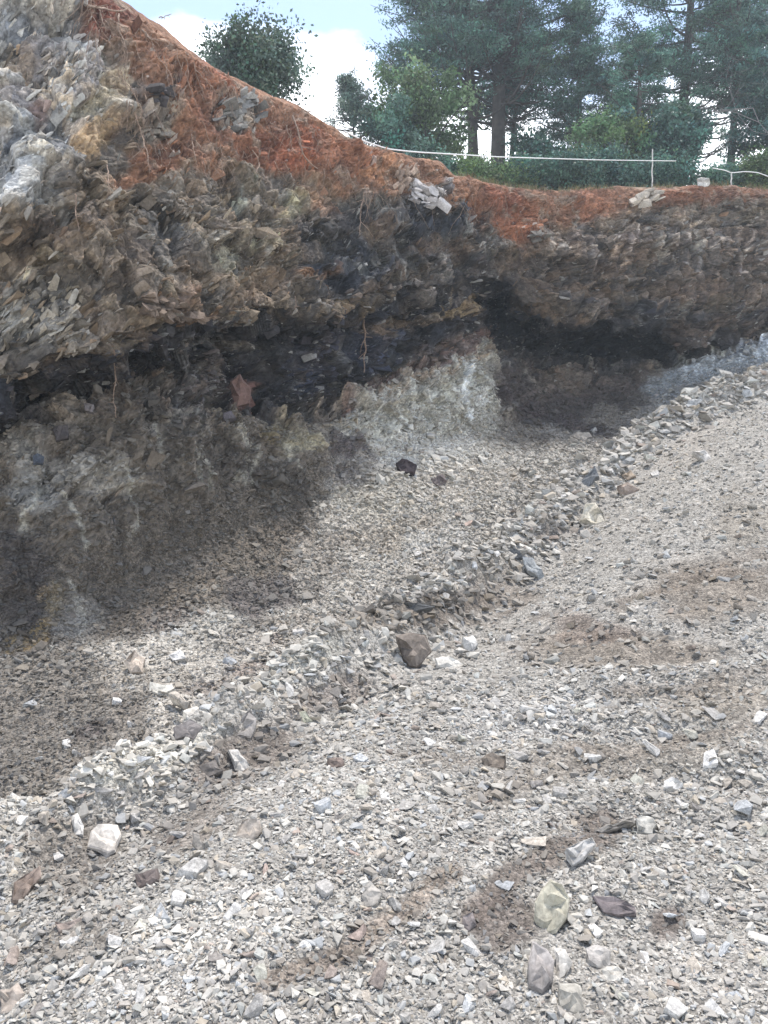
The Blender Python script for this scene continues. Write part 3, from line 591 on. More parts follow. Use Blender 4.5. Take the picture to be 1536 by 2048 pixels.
LM = [  # outline, colour, label, short reference, thickness, tilt, surface
 ([(1102,1760),(1125,1770),(1137,1800),(1137,1835),(1110,1868),(1080,1875),(1068,1840),(1070,1805),(1085,1775)],(176,170,146),'tall olive grey slab standing upright, the largest stone near the front','the tall olive slab',.35,.25,'g'),
 ([(1185,1790),(1225,1792),(1270,1815),(1272,1830),(1235,1838),(1205,1828)],(124,113,114),'long dusky purple stone just right of the tall olive slab','the purple stone',.6,.5,'g'),
 ([(1065,1880),(1095,1895),(1108,1920),(1105,1965),(1085,1990),(1058,1975),(1055,1930)],(146,139,134),'dark banded upright slab directly in front of the tall olive slab','the banded slab',.4,.3,'g'),
 ([(1108,1895),(1130,1900),(1145,1925),(1130,1955),(1115,1960),(1112,1925)],(200,194,182),'cream wedge leaning against the right side of the banded slab','the cream wedge',.5,.35,'g'),
 ([(1172,1895),(1195,1888),(1222,1900),(1220,1930),(1195,1940),(1175,1925)],(176,170,162),'rounded grey stone in front of the purple stone','the rounded grey stone',.7,.5,'g'),
 ([(1202,1940),(1225,1930),(1248,1945),(1240,1962),(1215,1962)],(204,198,184),'low creamy stone touching the rounded grey stone','the low creamy stone',.6,.6,'g'),
 ([(1118,1968),(1165,1968),(1172,2020),(1150,2030),(1120,2015)],(168,162,148),'square grey block in front of the cream wedge','the square block',.6,.4,'g'),
 ([(1130,1700),(1185,1675),(1192,1690),(1160,1725),(1145,1735)],(184,182,177),'pale triangular stone pointing down behind the tall olive slab','the pale triangle',.45,.45,'g'),
 ([(195,1645),(235,1648),(244,1665),(232,1710),(215,1714),(175,1690),(180,1660)],(202,192,178),'big whitish angular block on brown soil at the left','the big white block',.7,.45,'g'),
 ([(143,1630),(155,1622),(168,1650),(165,1674),(148,1672)],(206,202,194),'narrow white oval stone left of the big white block','the white oval stone',.5,.4,'g'),
 ([(485,1640),(520,1640),(525,1665),(500,1685),(472,1672)],(178,164,148),'tan five sided stone at the edge of the pale gravel','the tan five sided stone',.5,.5,'g'),
 ([(385,1665),(398,1668),(412,1700),(398,1704),(384,1688)],(158,150,138),'upright grey wedge between the big white block and the tan stone','the upright wedge',.5,.3,'g'),
 ([(30,1760),(80,1735),(82,1760),(40,1805),(22,1805)],(138,118,104),'flat brown slab tilted near the left edge','the flat brown slab',.35,.5,'g'),
 ([(270,1745),(315,1735),(317,1760),(275,1780)],(114,100,94),'dark brown layered chunk in the brown soil','the dark brown chunk',.6,.5,'g'),
 ([(110,1845),(160,1840),(166,1850),(118,1866)],(156,138,126),'thin rusty plate lying flat at the left','the rusty plate',.4,.7,'g'),
 ([(0,1980),(35,1965),(50,1985),(30,2020),(0,2025)],(174,158,142),'tan slab cut by the lower left corner','the corner slab',.4,.5,'g'),
 ([(793,1274),(822,1264),(852,1270),(862,1303),(832,1339),(818,1332)],(134,120,107),'brown flat faced boulder half sunk in the ridge slope','the brown boulder',.4,.3,'g'),
 ([(925,1275),(945,1270),(957,1290),(947,1307),(922,1292)],(204,201,193),'clean white block right of the brown boulder','the clean white block',.6,.35,'g'),
 ([(870,1315),(900,1310),(930,1325),(915,1339),(872,1335)],(206,202,190),'low white stone in front of the brown boulder','the low white stone',.5,.6,'g'),
 ([(1045,1115),(1065,1116),(1092,1155),(1080,1163),(1055,1142)],(160,165,166),'blue grey slab sliding down the ridge slope','the blue grey slab',.4,.4,'g'),
 ([(1012,1098),(1030,1099),(1046,1112),(1030,1119)],(84,88,92),'small black slate behind the blue grey slab','the black slate',.4,.5,'g'),
 ([(1170,1012),(1190,1004),(1210,1045),(1195,1053),(1158,1040)],(204,195,172),'large cream block on the crest of the ridge','the crest block',.6,.35,'g'),
 ([(345,1455),(380,1438),(408,1455),(388,1482),(350,1481)],(132,124,120),'grey brown block on the left part of the ridge crest','the grey brown block',.7,.4,'g'),
 ([(365,1420),(395,1411),(427,1430),(415,1450),(385,1440)],(200,192,177),'whitish cap stone resting behind the grey brown block','the whitish cap stone',.5,.5,'g'),
 ([(450,1470),(500,1423),(513,1440),(502,1476),(460,1482)],(148,141,134),'slanting grey slab right of the grey brown block','the slanting slab',.5,.4,'g'),
 ([(335,1385),(350,1381),(382,1412),(373,1420)],(188,176,158),'long tan splinter pointing towards the whitish cap stone','the tan splinter',.5,.4,'l'),
 ([(298,1366),(345,1370),(352,1382),(315,1388),(298,1379)],(190,186,172),'flat pale plate propped over a dark gap in the pit','the propped plate',.25,.6,'l'),
 ([(455,1500),(475,1499),(501,1530),(495,1546),(470,1541)],(204,198,187),'cream shard below the slanting grey slab','the cream shard',.5,.4,'g'),
 ([(590,1425),(610,1422),(626,1442),(605,1451)],(166,168,144),'greenish diamond shaped stone on brown soil','the greenish stone',.4,.5,'g'),
 ([(250,1320),(270,1301),(291,1315),(285,1346),(262,1346)],(186,167,146),'tan block in the pit behind the propped plate','the tan pit block',.6,.4,'l'),
 ([(336,1306),(360,1299),(374,1318),(345,1320)],(210,207,201),'bright white stone in the pit right of the tan block','the white pit stone',.5,.5,'l'),
 ([(792,925),(815,917),(833,930),(828,946),(800,946)],(74,62,66),'dark purple lump on the pale pit floor','the dark purple lump',.8,.4,'l'),
 ([(862,958),(885,949),(893,962),(872,971)],(108,96,95),'dusky stone in front of the dark purple lump','the dusky stone',.7,.5,'l'),
 ([(1235,975),(1255,964),(1277,980),(1260,993),(1240,989)],(170,148,130),'orange tan block on the upper part of the ridge','the orange tan block',.7,.4,'g'),
 ([(1244,950),(1262,940),(1272,953),(1256,963)],(176,153,126),'small ochre stone behind the orange tan block','the ochre stone',.6,.4,'g'),
 ([(1160,965),(1190,930),(1200,955),(1172,978)],(116,121,126),'dark slate triangle left of the ochre stone','the slate triangle',.4,.3,'g'),
 ([(1385,905),(1410,897),(1434,920),(1415,927)],(198,192,182),'pale slab lying high on the right slope','the high pale slab',.4,.5,'g'),
 ([(1328,1562),(1345,1554),(1367,1570),(1350,1583),(1327,1577)],(204,202,196),'bright flat stone on the raked track at the right','the bright flat stone',.5,.55,'g'),
 ([(1270,1640),(1295,1630),(1314,1650),(1305,1673),(1275,1666)],(186,182,170),'pale block at the right end of two long grey splinters','the pale splinter block',.6,.45,'g'),
 ([(1195,1660),(1265,1633),(1270,1643),(1200,1670)],(156,149,138),'long grey splinter left of the pale block','the long splinter',.5,.5,'g'),
 ([(722,1790),(745,1769),(763,1785),(756,1811),(730,1819)],(172,165,154),'round buff stone on the brown streak near the middle','the round buff stone',.7,.45,'g'),
 ([(655,1519),(685,1512),(689,1535),(660,1539)],(134,115,104),'brown brick shaped stone in the middle of the grey gravel','the brown brick stone',.7,.45,'g'),
 ([(963,1518),(985,1504),(1010,1514),(1007,1536),(970,1538)],(130,116,101),'brown earthy lump on the track right of centre','the earthy lump',.7,.5,'g'),
 ([(395,1535),(430,1520),(446,1545),(415,1557)],(121,113,106),'dark grey chunk left of the cream shard','the dark grey chunk',.7,.45,'g'),
 ([(925,1832),(945,1824),(954,1850),(937,1866),(924,1852)],(136,125,122),'purplish stone in the brown hollow left of the olive slab','the purplish stone',.7,.45,'g'),
 ([(785,1211),(840,1204),(872,1212),(830,1222),(790,1218)],(90,91,91),'long black slate blade on the crest of the ridge','the black slate blade',.4,.45,'g'),
 ([(105,856),(135,849),(137,877),(112,882)],(86,79,79),'dark squarish boulder at the foot of the black seam, left','the squarish seam boulder',.8,.2,'l'),
 ([(65,912),(76,905),(88,914),(85,928),(68,928)],(84,93,108),'small round bluish boulder under the black seam','the bluish boulder',.8,.3,'l'),
 ([(447,826),(462,821),(472,835),(450,840)],(112,103,108),'lilac grey cube of rock on the dark slope','the lilac cube',.8,.3,'l'),
 ([(168,806),(188,809),(187,826),(170,822)],(122,113,112),'grey chip perched on the rubble under the left ledge','the perched chip',.8,.3,'l'),
 ([(460,762),(480,746),(501,775),(498,806),(475,813),(464,790)],(126,91,80),'red brown slab set upright in the black seam','the red brown slab',.35,.1,'l'),
]

def in_landmark(P, grow=1.12):
    px, py = proj(P); m = np.zeros(len(P), bool)
    for pts, *_ in LM:
        a = np.array(pts, float); c = a.mean(0); a = c + (a - c) * grow; q = np.zeros(len(P), bool)
        for (x1, y1), (x2, y2) in zip(a, np.roll(a, -1, 0)):
            if y1 != y2: q ^= (py >= min(y1, y2)) & (py < max(y1, y2)) & (px < x1 + (py - y1) * (x2 - x1) / (y2 - y1))
        m |= q
    return m
# ------------------------------------------------------------------ stones
def hull(n, dims, seed, boxy=.55):
    r = np.random.default_rng(seed); v = r.normal(size=(n, 3)); v /= np.linalg.norm(v, axis=1, keepdims=True)
    v = np.sign(v) * np.abs(v) ** boxy; v *= r.uniform(.72, 1.0, (n, 1)); v /= np.abs(v).max(0)
    v *= np.array(dims) * .5
    bm = bmesh.new()
    for p in v: bm.verts.new(p)
    res = bmesh.ops.convex_hull(bm, input=bm.verts)
    bmesh.ops.delete(bm, geom=[g for g in res['geom_interior'] if isinstance(g, bmesh.types.BMVert)], context='VERTS')
    bmesh.ops.triangulate(bm, faces=bm.faces); bmesh.ops.recalc_face_normals(bm, faces=bm.faces)
    bm.verts.index_update()
    V = np.array([x.co[:] for x in bm.verts]); Fc = np.array([[x.index for x in f.verts] for f in bm.faces]); bm.free()
    return V, Fc
PROTO = [hull(random.choice((9, 10, 12, 13)), (1, random.uniform(.5, .9), random.uniform(.22, .55)), 100 + k) for k in range(26)]
SLAB = [hull(random.choice((8, 9, 11)), (1, random.uniform(.4, .75), random.uniform(.10, .24)), 300 + k, .45) for k in range(22)]

def rotmats(yaw, pitch, roll):
    cz, sz, cy, sy, cx, sx = np.cos(yaw), np.sin(yaw), np.cos(pitch), np.sin(pitch), np.cos(roll), np.sin(roll)
    return np.stack([np.stack([cz * cy, cz * sy * sx - sz * cx, cz * sy * cx + sz * sx], -1),
                     np.stack([sz * cy, sz * sy * sx + cz * cx, sz * sy * cx - cz * sx], -1),
                     np.stack([-sy, cy * sx, cy * cx], -1)], -2)

def scatter(name, pos, size, rot, color, protos, mat):
    pid = rng.integers(0, len(protos), len(pos)); VV, FF, CCc = [], [], []; base_i = 0
    for k, (V, Fc) in enumerate(protos):
        m = np.where(pid == k)[0]
        if not len(m): continue
        vv = np.einsum('nij,vj->nvi', rot[m], V) * size[m, None, None] + pos[m, None, :]
        VV.append(vv.reshape(-1, 3)); FF.append((Fc[None] + (np.arange(len(m)) * len(V))[:, None, None] + base_i).reshape(-1, 3))
        CCc.append(np.repeat(color[m], len(V), 0)); base_i += len(m) * len(V)
    return make_mesh(name, np.concatenate(VV), tris=np.concatenate(FF), color=np.concatenate(CCc), mat=mat)

PAL = lin([(188, 183, 174), (172, 166, 156), (198, 194, 185), (160, 155, 148), (168, 171, 173), (150, 140, 128), (182, 169, 149), (138, 132, 125), (206, 202, 193), (156, 136, 122), (176, 178, 173)])
PW = np.array([.2, .18, .13, .13, .08, .08, .06, .06, .05, .012, .05]); PW /= PW.sum()
def stone_colors(local, k=.5, lift=1.0):
    n_ = len(local); c = PAL[rng.choice(len(PAL), n_, p=PW)] * rng.uniform(.72, 1.25, (n_, 1))
    lum = local.mean(-1, keepdims=True); ref = lin((168, 165, 158)).mean()
    c = c * (lum / ref) ** .95                                # darker rock zones shed darker stones
    c = c * .94 * np.array([1.0, 1.0, .985])
    return np.clip((c * (1 - k) + local * k * rng.uniform(.75, 1.3, (n_, 1))) * lift * ALB, .012, .85)

M_stone = rock_mat("broken_stone", 45, .5, vary=.16, dist=.006)
# loose stones on the track and the windrow; smaller chips are only resolved close by
def ground_points(N, y0, y1, pw):
    u = rng.random(N); y = (y0 ** (1 - pw) + u * (y1 ** (1 - pw) - y0 ** (1 - pw))) ** (1 / (1 - pw)) if pw != 1 else y0 * (y1 / y0) ** u
    a = rng.uniform(-.66, .72, N); return a * (y + .6), y
def lay(N, y0, y1, pw, smed, ssig, smin, smax):
    x, y = ground_points(N, y0, y1, pw); z = Hfull(x, y)
    s = np.clip(smed * np.exp(rng.normal(size=N) * ssig), smin, smax)
    return np.stack([x, y, z], -1), s
a1 = lay(74000, 1.9, 7.0, 0, .0245, .55, .012, .10)          # uniform in y, i.e. ~1/y per area
a2 = lay(80000, 6.0, 23.0, 0, .036, .55, .016, .16)
a3 = lay(60000, 1.9, 6.0, 0, .015, .35, .008, .03)
a4 = lay(900, 4.0, 23.0, -.4, .11, .28, .08, .2)
def ridge(N):
    q = 11 * rng.random(N) ** .8 * .9999; i = q.astype(int); f = (q - i)[:, None]; c_ = CR[i] * (1 - f) + CR[i + 1] * f
    c_ = c_ + rng.normal(0, .30, (N, 2)) * (1 + c_[:, 1:] * .03); s = np.clip((.075 + .0035 * c_[:, 1]) * np.exp(rng.normal(size=N) * .5), .03, .38)
    return np.concatenate([c_, Hfull(c_[:, 0], c_[:, 1])[:, None]], 1), s
a5 = ridge(8500)
P_ = np.concatenate([a[0] for a in (a1, a2, a3, a4, a5)]); s_ = np.concatenate([a[1] for a in (a1, a2, a3, a4, a5)])
px, py = proj(P_); w = np.stack([fbm(P_, 1.6, 4, 340), fbm(P_, 1.6, 4, 350)], -1)
loc = look(track_canvas, px + w[:, 0] * 45, py + w[:, 1] * 45)
# brown soil patches hold fewer stones
brown = np.clip((loc[:, 0] / np.maximum(loc[:, 2], 1e-3) - 1.10) * 4.2, 0, .8)
brown = np.clip(brown + .08 + .55 * fbm(P_, 1.2, 3, 370), 0, .76)
keep = (rng.random(len(P_)) > brown * (s_ < .09)) & (s_ / np.maximum(P_[:, 1], 1) < .021) & ~in_landmark(P_); P_, s_, loc = P_[keep], s_[keep], loc[keep]
N = len(P_); crestk = np.clip((rng.random(N) < .3), 0, 1)
rot = rotmats(rng.uniform(0, 6.283, N), rng.normal(0, .38, N), rng.normal(0, .38, N))
P_[:, 2] += s_ * rng.uniform(.0, .22, N)
tag(scatter('gravel', P_, s_, rot, stone_colors(loc, .38, 1.0), PROTO + SLAB[:8], M_stone), 'pale grey crushed stone covering the track and the low ridge beside it', 'gravel', kind='stuff')

# stones on pit floor, scree and face: sampled on the lofted surface by area
cell = np.linalg.norm(np.cross(np.gradient(cliffP, axis=1), np.gradient(cliffP, axis=0)), axis=-1)
def sample_loft(N, weight, smed, ssig, smin, smax):
    dist = cliffP[..., 1]
    wgt = (cell * weight / dist ** 1.0).ravel(); vis = ((npx > -120) & (npx < 1700) & (npy > -160)).ravel(); wgt = wgt * vis; wgt /= wgt.sum()
    idx = rng.choice(NV * NU, N, p=wgt); s = np.clip(smed * np.exp(rng.normal(size=N) * ssig), smin, smax)
    return idx, s
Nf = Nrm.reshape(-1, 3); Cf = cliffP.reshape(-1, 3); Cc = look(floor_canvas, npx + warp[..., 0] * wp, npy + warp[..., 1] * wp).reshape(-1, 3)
wf = sstep(7.3, 8.0, R) * (1 - sstep(10.0, 10.6, R)) + .34 * sstep(6.2, 6.9, R) * (1 - sstep(7.3, 8.0, R))
i1, s1 = sample_loft(95000, wf, .038, .5, .016, .15)
i2, s2 = sample_loft(1300, wf * (.1 + sstep(0, .4, fbm(Pb, .9, 3, 420))), .13, .35, .08, .26)
idx = np.concatenate([i1, i2]); s_ = np.concatenate([s1, s2]); s_ = s_ * np.clip(Cf[idx, 1] / 13, .5, 1.1); kk = ~in_landmark(Cf[idx]); idx = idx[kk]; s_ = s_[kk]; N = len(idx)
pos = Cf[idx] + rng.normal(0, .015, (N, 3)) + Nf[idx] * (s_ * rng.uniform(0, .2, N))[:, None]
rot = rotmats(rng.uniform(0, 6.283, N), rng.normal(0, .4, N), rng.normal(0, .4, N))
tag(scatter('scree', pos, s_, rot, stone_colors(Cc[idx], .5), PROTO, M_stone), 'loose broken shale covering the pit floor and the slope under the quarry face', 'scree', kind='stuff')

# slabs of schist sticking out of the face along the bedding
wr = face * (1 - .55 * redness)
clus = .15 + 1.7 * sstep(-.15, .4, fbm(Pb, 1.1, 3, 400))
i1, s1 = sample_loft(26000, wr * (.10 + .25 * clus * (crumb < .3) + 1.6 * crumb + .4 * redness) * (1 + 1.2 * seamk), .055, .55, .025, .30)
i2, s2 = sample_loft(60, wr * clus * (npx < 800), .28, .3, .2, .45)
i3, s3 = sample_loft(1100, seamk * face + .04 * face * (1 - redness), .14, .4, .07, .34)
i4, s4 = sample_loft(2000, face * (1 - .7 * redness) * (1 - .6 * seamk) * (.1 + sstep(-.2, .3, fbm(Pb, .8, 3, 620))), .16, .4, .07, .42)
idx = np.concatenate([i1, i2, i3, i4]); s_ = np.concatenate([s1, s2, s3, s4]); N = len(idx)
ai = ang.reshape(-1)[idx] + rng.normal(0, .25, N) + .5 * fbm(Cf[idx], .7, 2, 410)
# slab long axis along the bed trace on the face (x-z plane), plate normal across it and tipped towards the pit
tx = np.stack([np.cos(ai), rng.normal(0, .25, N), np.sin(ai)], -1); tx /= np.linalg.norm(tx, axis=1, keepdims=True)
nb = np.stack([-np.sin(ai), -.55 + rng.normal(0, .35, N), np.cos(ai)], -1); nb -= tx * (nb * tx).sum(1, keepdims=True); nb /= np.linalg.norm(nb, axis=1, keepdims=True)
ty = np.cross(nb, tx); rot = np.stack([tx, ty, nb], -1)
pos = Cf[idx] + Nf[idx] * (s_ * rng.uniform(-.22, .12, N))[:, None]
cs = Cc[idx] * .85; cs = cs * rng.uniform(.5, 1.55, (N, 1)); tw = rng.random((N, 1)) < .16; cs = np.where(tw, cs * np.array([1.12, .99, .88]), cs)
lt = rng.random((N, 1)) < .12; cs = np.where(lt, cs * .5 + lin((188, 186, 178)) * .4, cs)
tag(scatter('shattered_schist', pos, s_, rot, np.clip(cs * ALB, .012, .8), SLAB + PROTO[:12], M_plate), 'countless thin broken plates of schist jutting from the quarry face along its bedding', 'broken rock', kind='stuff')

# ------------------------------------------------------------------ single stones one can point to
def obj_stone_mat():
    m = M_stone.copy(); m.name = "single_stone"; n = m.node_tree
    at = [x for x in n.nodes if x.type == 'ATTRIBUTE'][0]; oi = n.nodes.new('ShaderNodeObjectInfo')
    for l in list(at.outputs['Color'].links):
        to = l.to_socket; n.links.remove(l); n.links.new(oi.outputs['Color'], to)
    for x in n.nodes:
        if x.type == 'TEX_NOISE': x.inputs['Scale'].default_value *= .7
        if x.type == 'MAP_RANGE':
            x.inputs['To Min'].default_value = .62; x.inputs['To Max'].default_value = 1.34
    return m
M_one = obj_stone_mat()
from mathutils.bvhtree import BVHTree

_yy = np.geomspace(2.2, 26, 900)
def hit_ground(px, py):
    P = unproj(np.full(900, px), np.full(900, py), _yy)
    g = Hfull(P[:, 0], P[:, 1]); below = np.where(P[:, 2] <= g)[0]
    return P[below[0]] if len(below) else P[-1]
_cpx, _cpy = proj(cliffP[::2, ::2]); _cP = cliffP[::2, ::2].reshape(-1, 3); _cpx = _cpx.ravel(); _cpy = _cpy.ravel()
def hit_loft(px, py):
    m = np.where((np.abs(_cpx - px) < 7) & (np.abs(_cpy - py) < 7))[0]
    if not len(m): m = np.array([np.argmin((_cpx - px) ** 2 + (_cpy - py) ** 2)])
    return _cP[m[np.argmin(_cP[m, 1])]]

def outline_stone(name, pts, col, label, thick=.55, t=.5, where='g', seed=0, cat='stone', rug=.055, out=.0):
    """a stone with the given outline seen from the track, lying or leaning, with its own thickness"""
    r = np.random.default_rng(900 + seed); pts = np.array(pts, float); c = pts.mean(0)
    bx, by = c[0], pts[:, 1].max()
    base_p = hit_ground(bx, by - 2) if where == 'g' else hit_loft(bx, by - 2) + np.array([0, -out, 0])
    view = base_p - np.array([0, 0, CAMZ]); view /= np.linalg.norm(view)
    nrm = np.array([0, 0, 1.]) * t - view * (1 - t) + r.normal(0, .06, 3); nrm /= np.linalg.norm(nrm)
    # resample outline
    P2 = []
    m = len(pts)
    for q in range(m):
        a, b = pts[q], pts[(q + 1) % m]; k = max(1, int(np.hypot(*(b - a)) / (np.ptp(pts, axis=0).max() / 4)))
        for w_ in range(k): P2.append(a + (b - a) * (w_ / k) + (r.normal(0, .035, 2) * np.ptp(pts, axis=0).max() if w_ else 0))
    P2 = np.array(P2); K = len(P2)
    cam0 = np.array([0, 0, CAMZ])
    def onto(p):
        d = unproj(p[0], p[1], 1.0) - cam0; s = ((base_p - cam0) @ nrm) / (d @ nrm); return cam0 + d * s
    ring = np.array([onto(p) for p in P2]); cen = ring.mean(0)
    size = np.sqrt(np.ptp(ring @ np.cross(nrm, [1, 0, .1]), axis=0) * np.linalg.norm(np.ptp(ring, axis=0)))
    size = max(.03, np.linalg.norm(np.ptp(ring, axis=0))) * .6
    th = thick * size
    V = []; layers = [(0.0, .10), (.45, .12), (.88, .08), (.96, .03), (1.0, -.10), (1.0, -.6), (.82, -1.0), (0.0, -1.05)]
    for k, (sc_, hh) in enumerate(layers):
        if sc_ == 0: V.append((cen + nrm * th * hh)[None]); continue
        V.append(cen + (ring - cen) * (sc_ * (1 + r.normal(0, .035, (K, 1)))) + nrm * th * hh)
    V = np.concatenate(V)
    fa_, _e = facets(V, 2.2 / size, seed, 2.0); V = V + nrm * (fa_ * rug * size * 2.6)[:, None] + fbm(V, 4 / size, 2, seed)[:, None] * rug * size
    F = []; st = [1 + K * i for i in range(6)]; lastv = 1 + 6 * K
    for q in range(K):
        q2 = (q + 1) % K; F.append((0, st[0] + q, st[0] + q2))
        for a, b in zip(st[:-1], st[1:]): F += [(a + q, b + q, b + q2), (a + q, b + q2, a + q2)]
        F.append((st[5] + q, lastv, st[5] + q2))
    F = np.array(F)
    org = base_p.copy(); o = make_mesh(name, V - org, tris=F, mat=M_one); o.location = org
    bm = bmesh.new(); bm.from_mesh(o.data); bmesh.ops.recalc_face_normals(bm, faces=bm.faces); bm.to_mesh(o.data); bm.free()
    o.color = tuple(np.clip(lin(calm(col, .35)) * .9, .01, .8)) + (1,)
    tag(o, label, cat, 'stones lying about the quarry'); return o

refs = []
for k, (pts, col, lab, short, th, t, wh) in enumerate(LM):
    big = np.ptp([p[0] for p in pts]) > 60 or 'boulder' in lab
    outline_stone('boulder' if big else 'stone', pts, col, lab, th, t, wh, seed=k, cat='boulder' if big else 'stone', out=.06)
    refs.append((np.mean([p[0] for p in pts]), np.mean([p[1] for p in pts]), short))

def outcrop(cx, cy, w_, h_, deg_, n_, col, label, sz=.3, seed=0):
    r = np.random.default_rng(seed); a = math.radians(deg_); P, Rr, S_, C_ = [], [], [], []
    c0 = hit_loft(cx, cy)
    for k in range(n_):
        u, v = r.uniform(-1, 1), r.uniform(-1, 1)
        if u * u + v * v > 1.1: continue
        x = cx + (u * math.cos(a) * w_ + v * math.sin(a) * h_) / 2; y = cy + (-u * math.sin(a) * w_ + v * math.cos(a) * h_) / 2
        P.append(hit_loft(x, y) + np.array([0, r.uniform(-.14, .02), 0]) - c0)
        ai_ = a + r.normal(0, .22); tx_ = np.array([math.cos(ai_), r.normal(0, .3), math.sin(ai_)]); tx_ /= np.linalg.norm(tx_)
        nb_ = np.array([-math.sin(ai_), -.6 + r.normal(0, .3), math.cos(ai_)]); nb_ -= tx_ * (nb_ @ tx_); nb_ /= np.linalg.norm(nb_)
        Rr.append(np.stack([tx_, np.cross(nb_, tx_), nb_], -1)); S_.append(sz * r.uniform(.5, 1.3)); C_.append(lin(calm(col, .2)) * r.uniform(.6, 1.25))
    o = scatter('rock_outcrop', np.array(P), np.array(S_), np.array(Rr), np.clip(np.array(C_) * .85, .01, .8), SLAB[:8] + PROTO, M_plate); o.location = c0
    tag(o, label, 'rock outcrop', 'rock outcrops in the face')
outcrop(1286, 395, 64, 26, 28, 26, (192, 180, 162), 'pale slanted rock plates poking out of the red soil rim at right', .34, 1)
outcrop(855, 386, 84, 34, -22, 34, (190, 184, 180), 'jagged white rock ledge jutting from the red soil in the middle', .30, 2)
outcrop(320, 240, 34, 60, 60, 22, (160, 146, 130), 'buff rock knob in the red soil, upper left', .26, 3)
outcrop(325, 185, 36, 30, 10, 16, (88, 82, 82), 'dark rock knob bedded in the red soil above the buff knob', .24, 4)
outcrop(485, 222, 96, 60, 22, 40, (150, 148, 142), 'layered grey rock bulge high in the red slope, left of the thick elbow root', .30, 5)
outcrop(315, 265, 50, 24, 10, 16, (176, 166, 150), 'small pale ledge under the buff rock knob', .22, 6)
outcrop(815, 352, 50, 30, 50, 34, (176, 152, 132), 'loose tan plates standing in the soil above the jagged white ledge', .22, 7)
outcrop(1085, 472, 36, 20, 20, 12, (132, 126, 116), 'grey rock sill of the soil niche in the right face', .30, 8)
outcrop(350, 625, 130, 40, -22, 60, (122, 104, 88), 'rusty brown slab row just above the black seam at the left', .20, 9)
outcrop(1160, 868, 40, 12, 0, 9, (168, 158, 144), 'flat pale slabs lying on the dark slope below the cave', .34, 10)

def fine_hull(n_, dims, seed):
    V, F = hull(n_, dims, seed, .5)
    me = bpy.data.meshes.new('stone'); me.from_pydata(V.tolist(), [], F.tolist())
    bm = bmesh.new(); bm.from_mesh(me)
    bmesh.ops.dissolve_limit(bm, angle_limit=.12, verts=bm.verts, edges=bm.edges)
    bmesh.ops.bevel(bm, geom=list(bm.edges), offset=.010, segments=1, affect='EDGES', clamp_overlap=True)
    bmesh.ops.triangulate(bm, faces=bm.faces)
    bmesh.ops.subdivide_edges(bm, edges=bm.edges, cuts=1)
    bmesh.ops.recalc_face_normals(bm, faces=bm.faces)
    Q = np.array([v.co[:] for v in bm.verts]); f_, _ = facets(Q, 5., seed, 2.); g_ = fbm(Q, 7., 2, seed)
    for v, a, b in zip(bm.verts, f_, g_): v.co += v.normal * float(a * .018 + b * .018)
    bm.to_mesh(me); bm.free(); me.materials.append(M_one); return me
KINDS = []
for k in range(20):
    kind = ('flat', 'chunky', 'long', 'wedge shaped')[k % 4]
    dims = {'flat': (1, .75, .25), 'chunky': (1, .8, .62), 'long': (1, .42, .3), 'wedge shaped': (1, .62, .4)}[kind]
    KINDS.append((kind, fine_hull((11, 14, 10, 7)[k % 4] + k % 3, dims, 600 + k)))
CN = [((204, 201, 194), 'white'), ((186, 183, 176), 'pale grey'), ((165, 161, 154), 'grey'), ((170, 176, 180), 'bluish grey'), ((182, 168, 148), 'tan'),
      ((140, 132, 124), 'dark grey'), ((150, 130, 116), 'brown'), ((176, 174, 154), 'greenish grey'), ((184, 152, 134), 'pinkish')]
CP = np.array([.17, .24, .19, .08, .1, .08, .07, .05, .02]); CP /= CP.sum()
used = set(); placed = []
def auto_label(kind, cname, px, py, sz):
    order = sorted(refs, key=lambda r_: math.hypot(r_[0] - px, (r_[1] - py) * 1.4))
    for q in range(6):
        for extra in ('', 'small ', 'larger '):
            rx, ry, rn = order[q]; dx, dy = px - rx, py - ry; dd = math.hypot(dx, dy)
            far_ = 'just ' if dd < 70 else ('' if dd < 160 else 'well ')
            rel = ('left of' if dx < 0 else 'right of') if abs(dx) > abs(dy) * 1.2 else (('behind') if dy < 0 else 'in front of')
            if extra and ((extra == 'small ') != (sz < 40)): continue
            lab = f"{extra}{cname} {kind} stone {far_}{rel} {rn}"
            if lab in used: 
                rx2, ry2, rn2 = order[q + 1]; dx2, dy2 = px - rx2, py - ry2
                rel2 = ('left of' if dx2 < 0 else 'right of') if abs(dx2) > abs(dy2) * 1.2 else (('behind') if dy2 < 0 else 'in front of')
                lab = f"{cname} {kind} stone {rel} {rn} and {rel2} {rn2}"
            if lab not in used and len(lab.split()) <= 16:
                used.add(lab); return lab
    return None
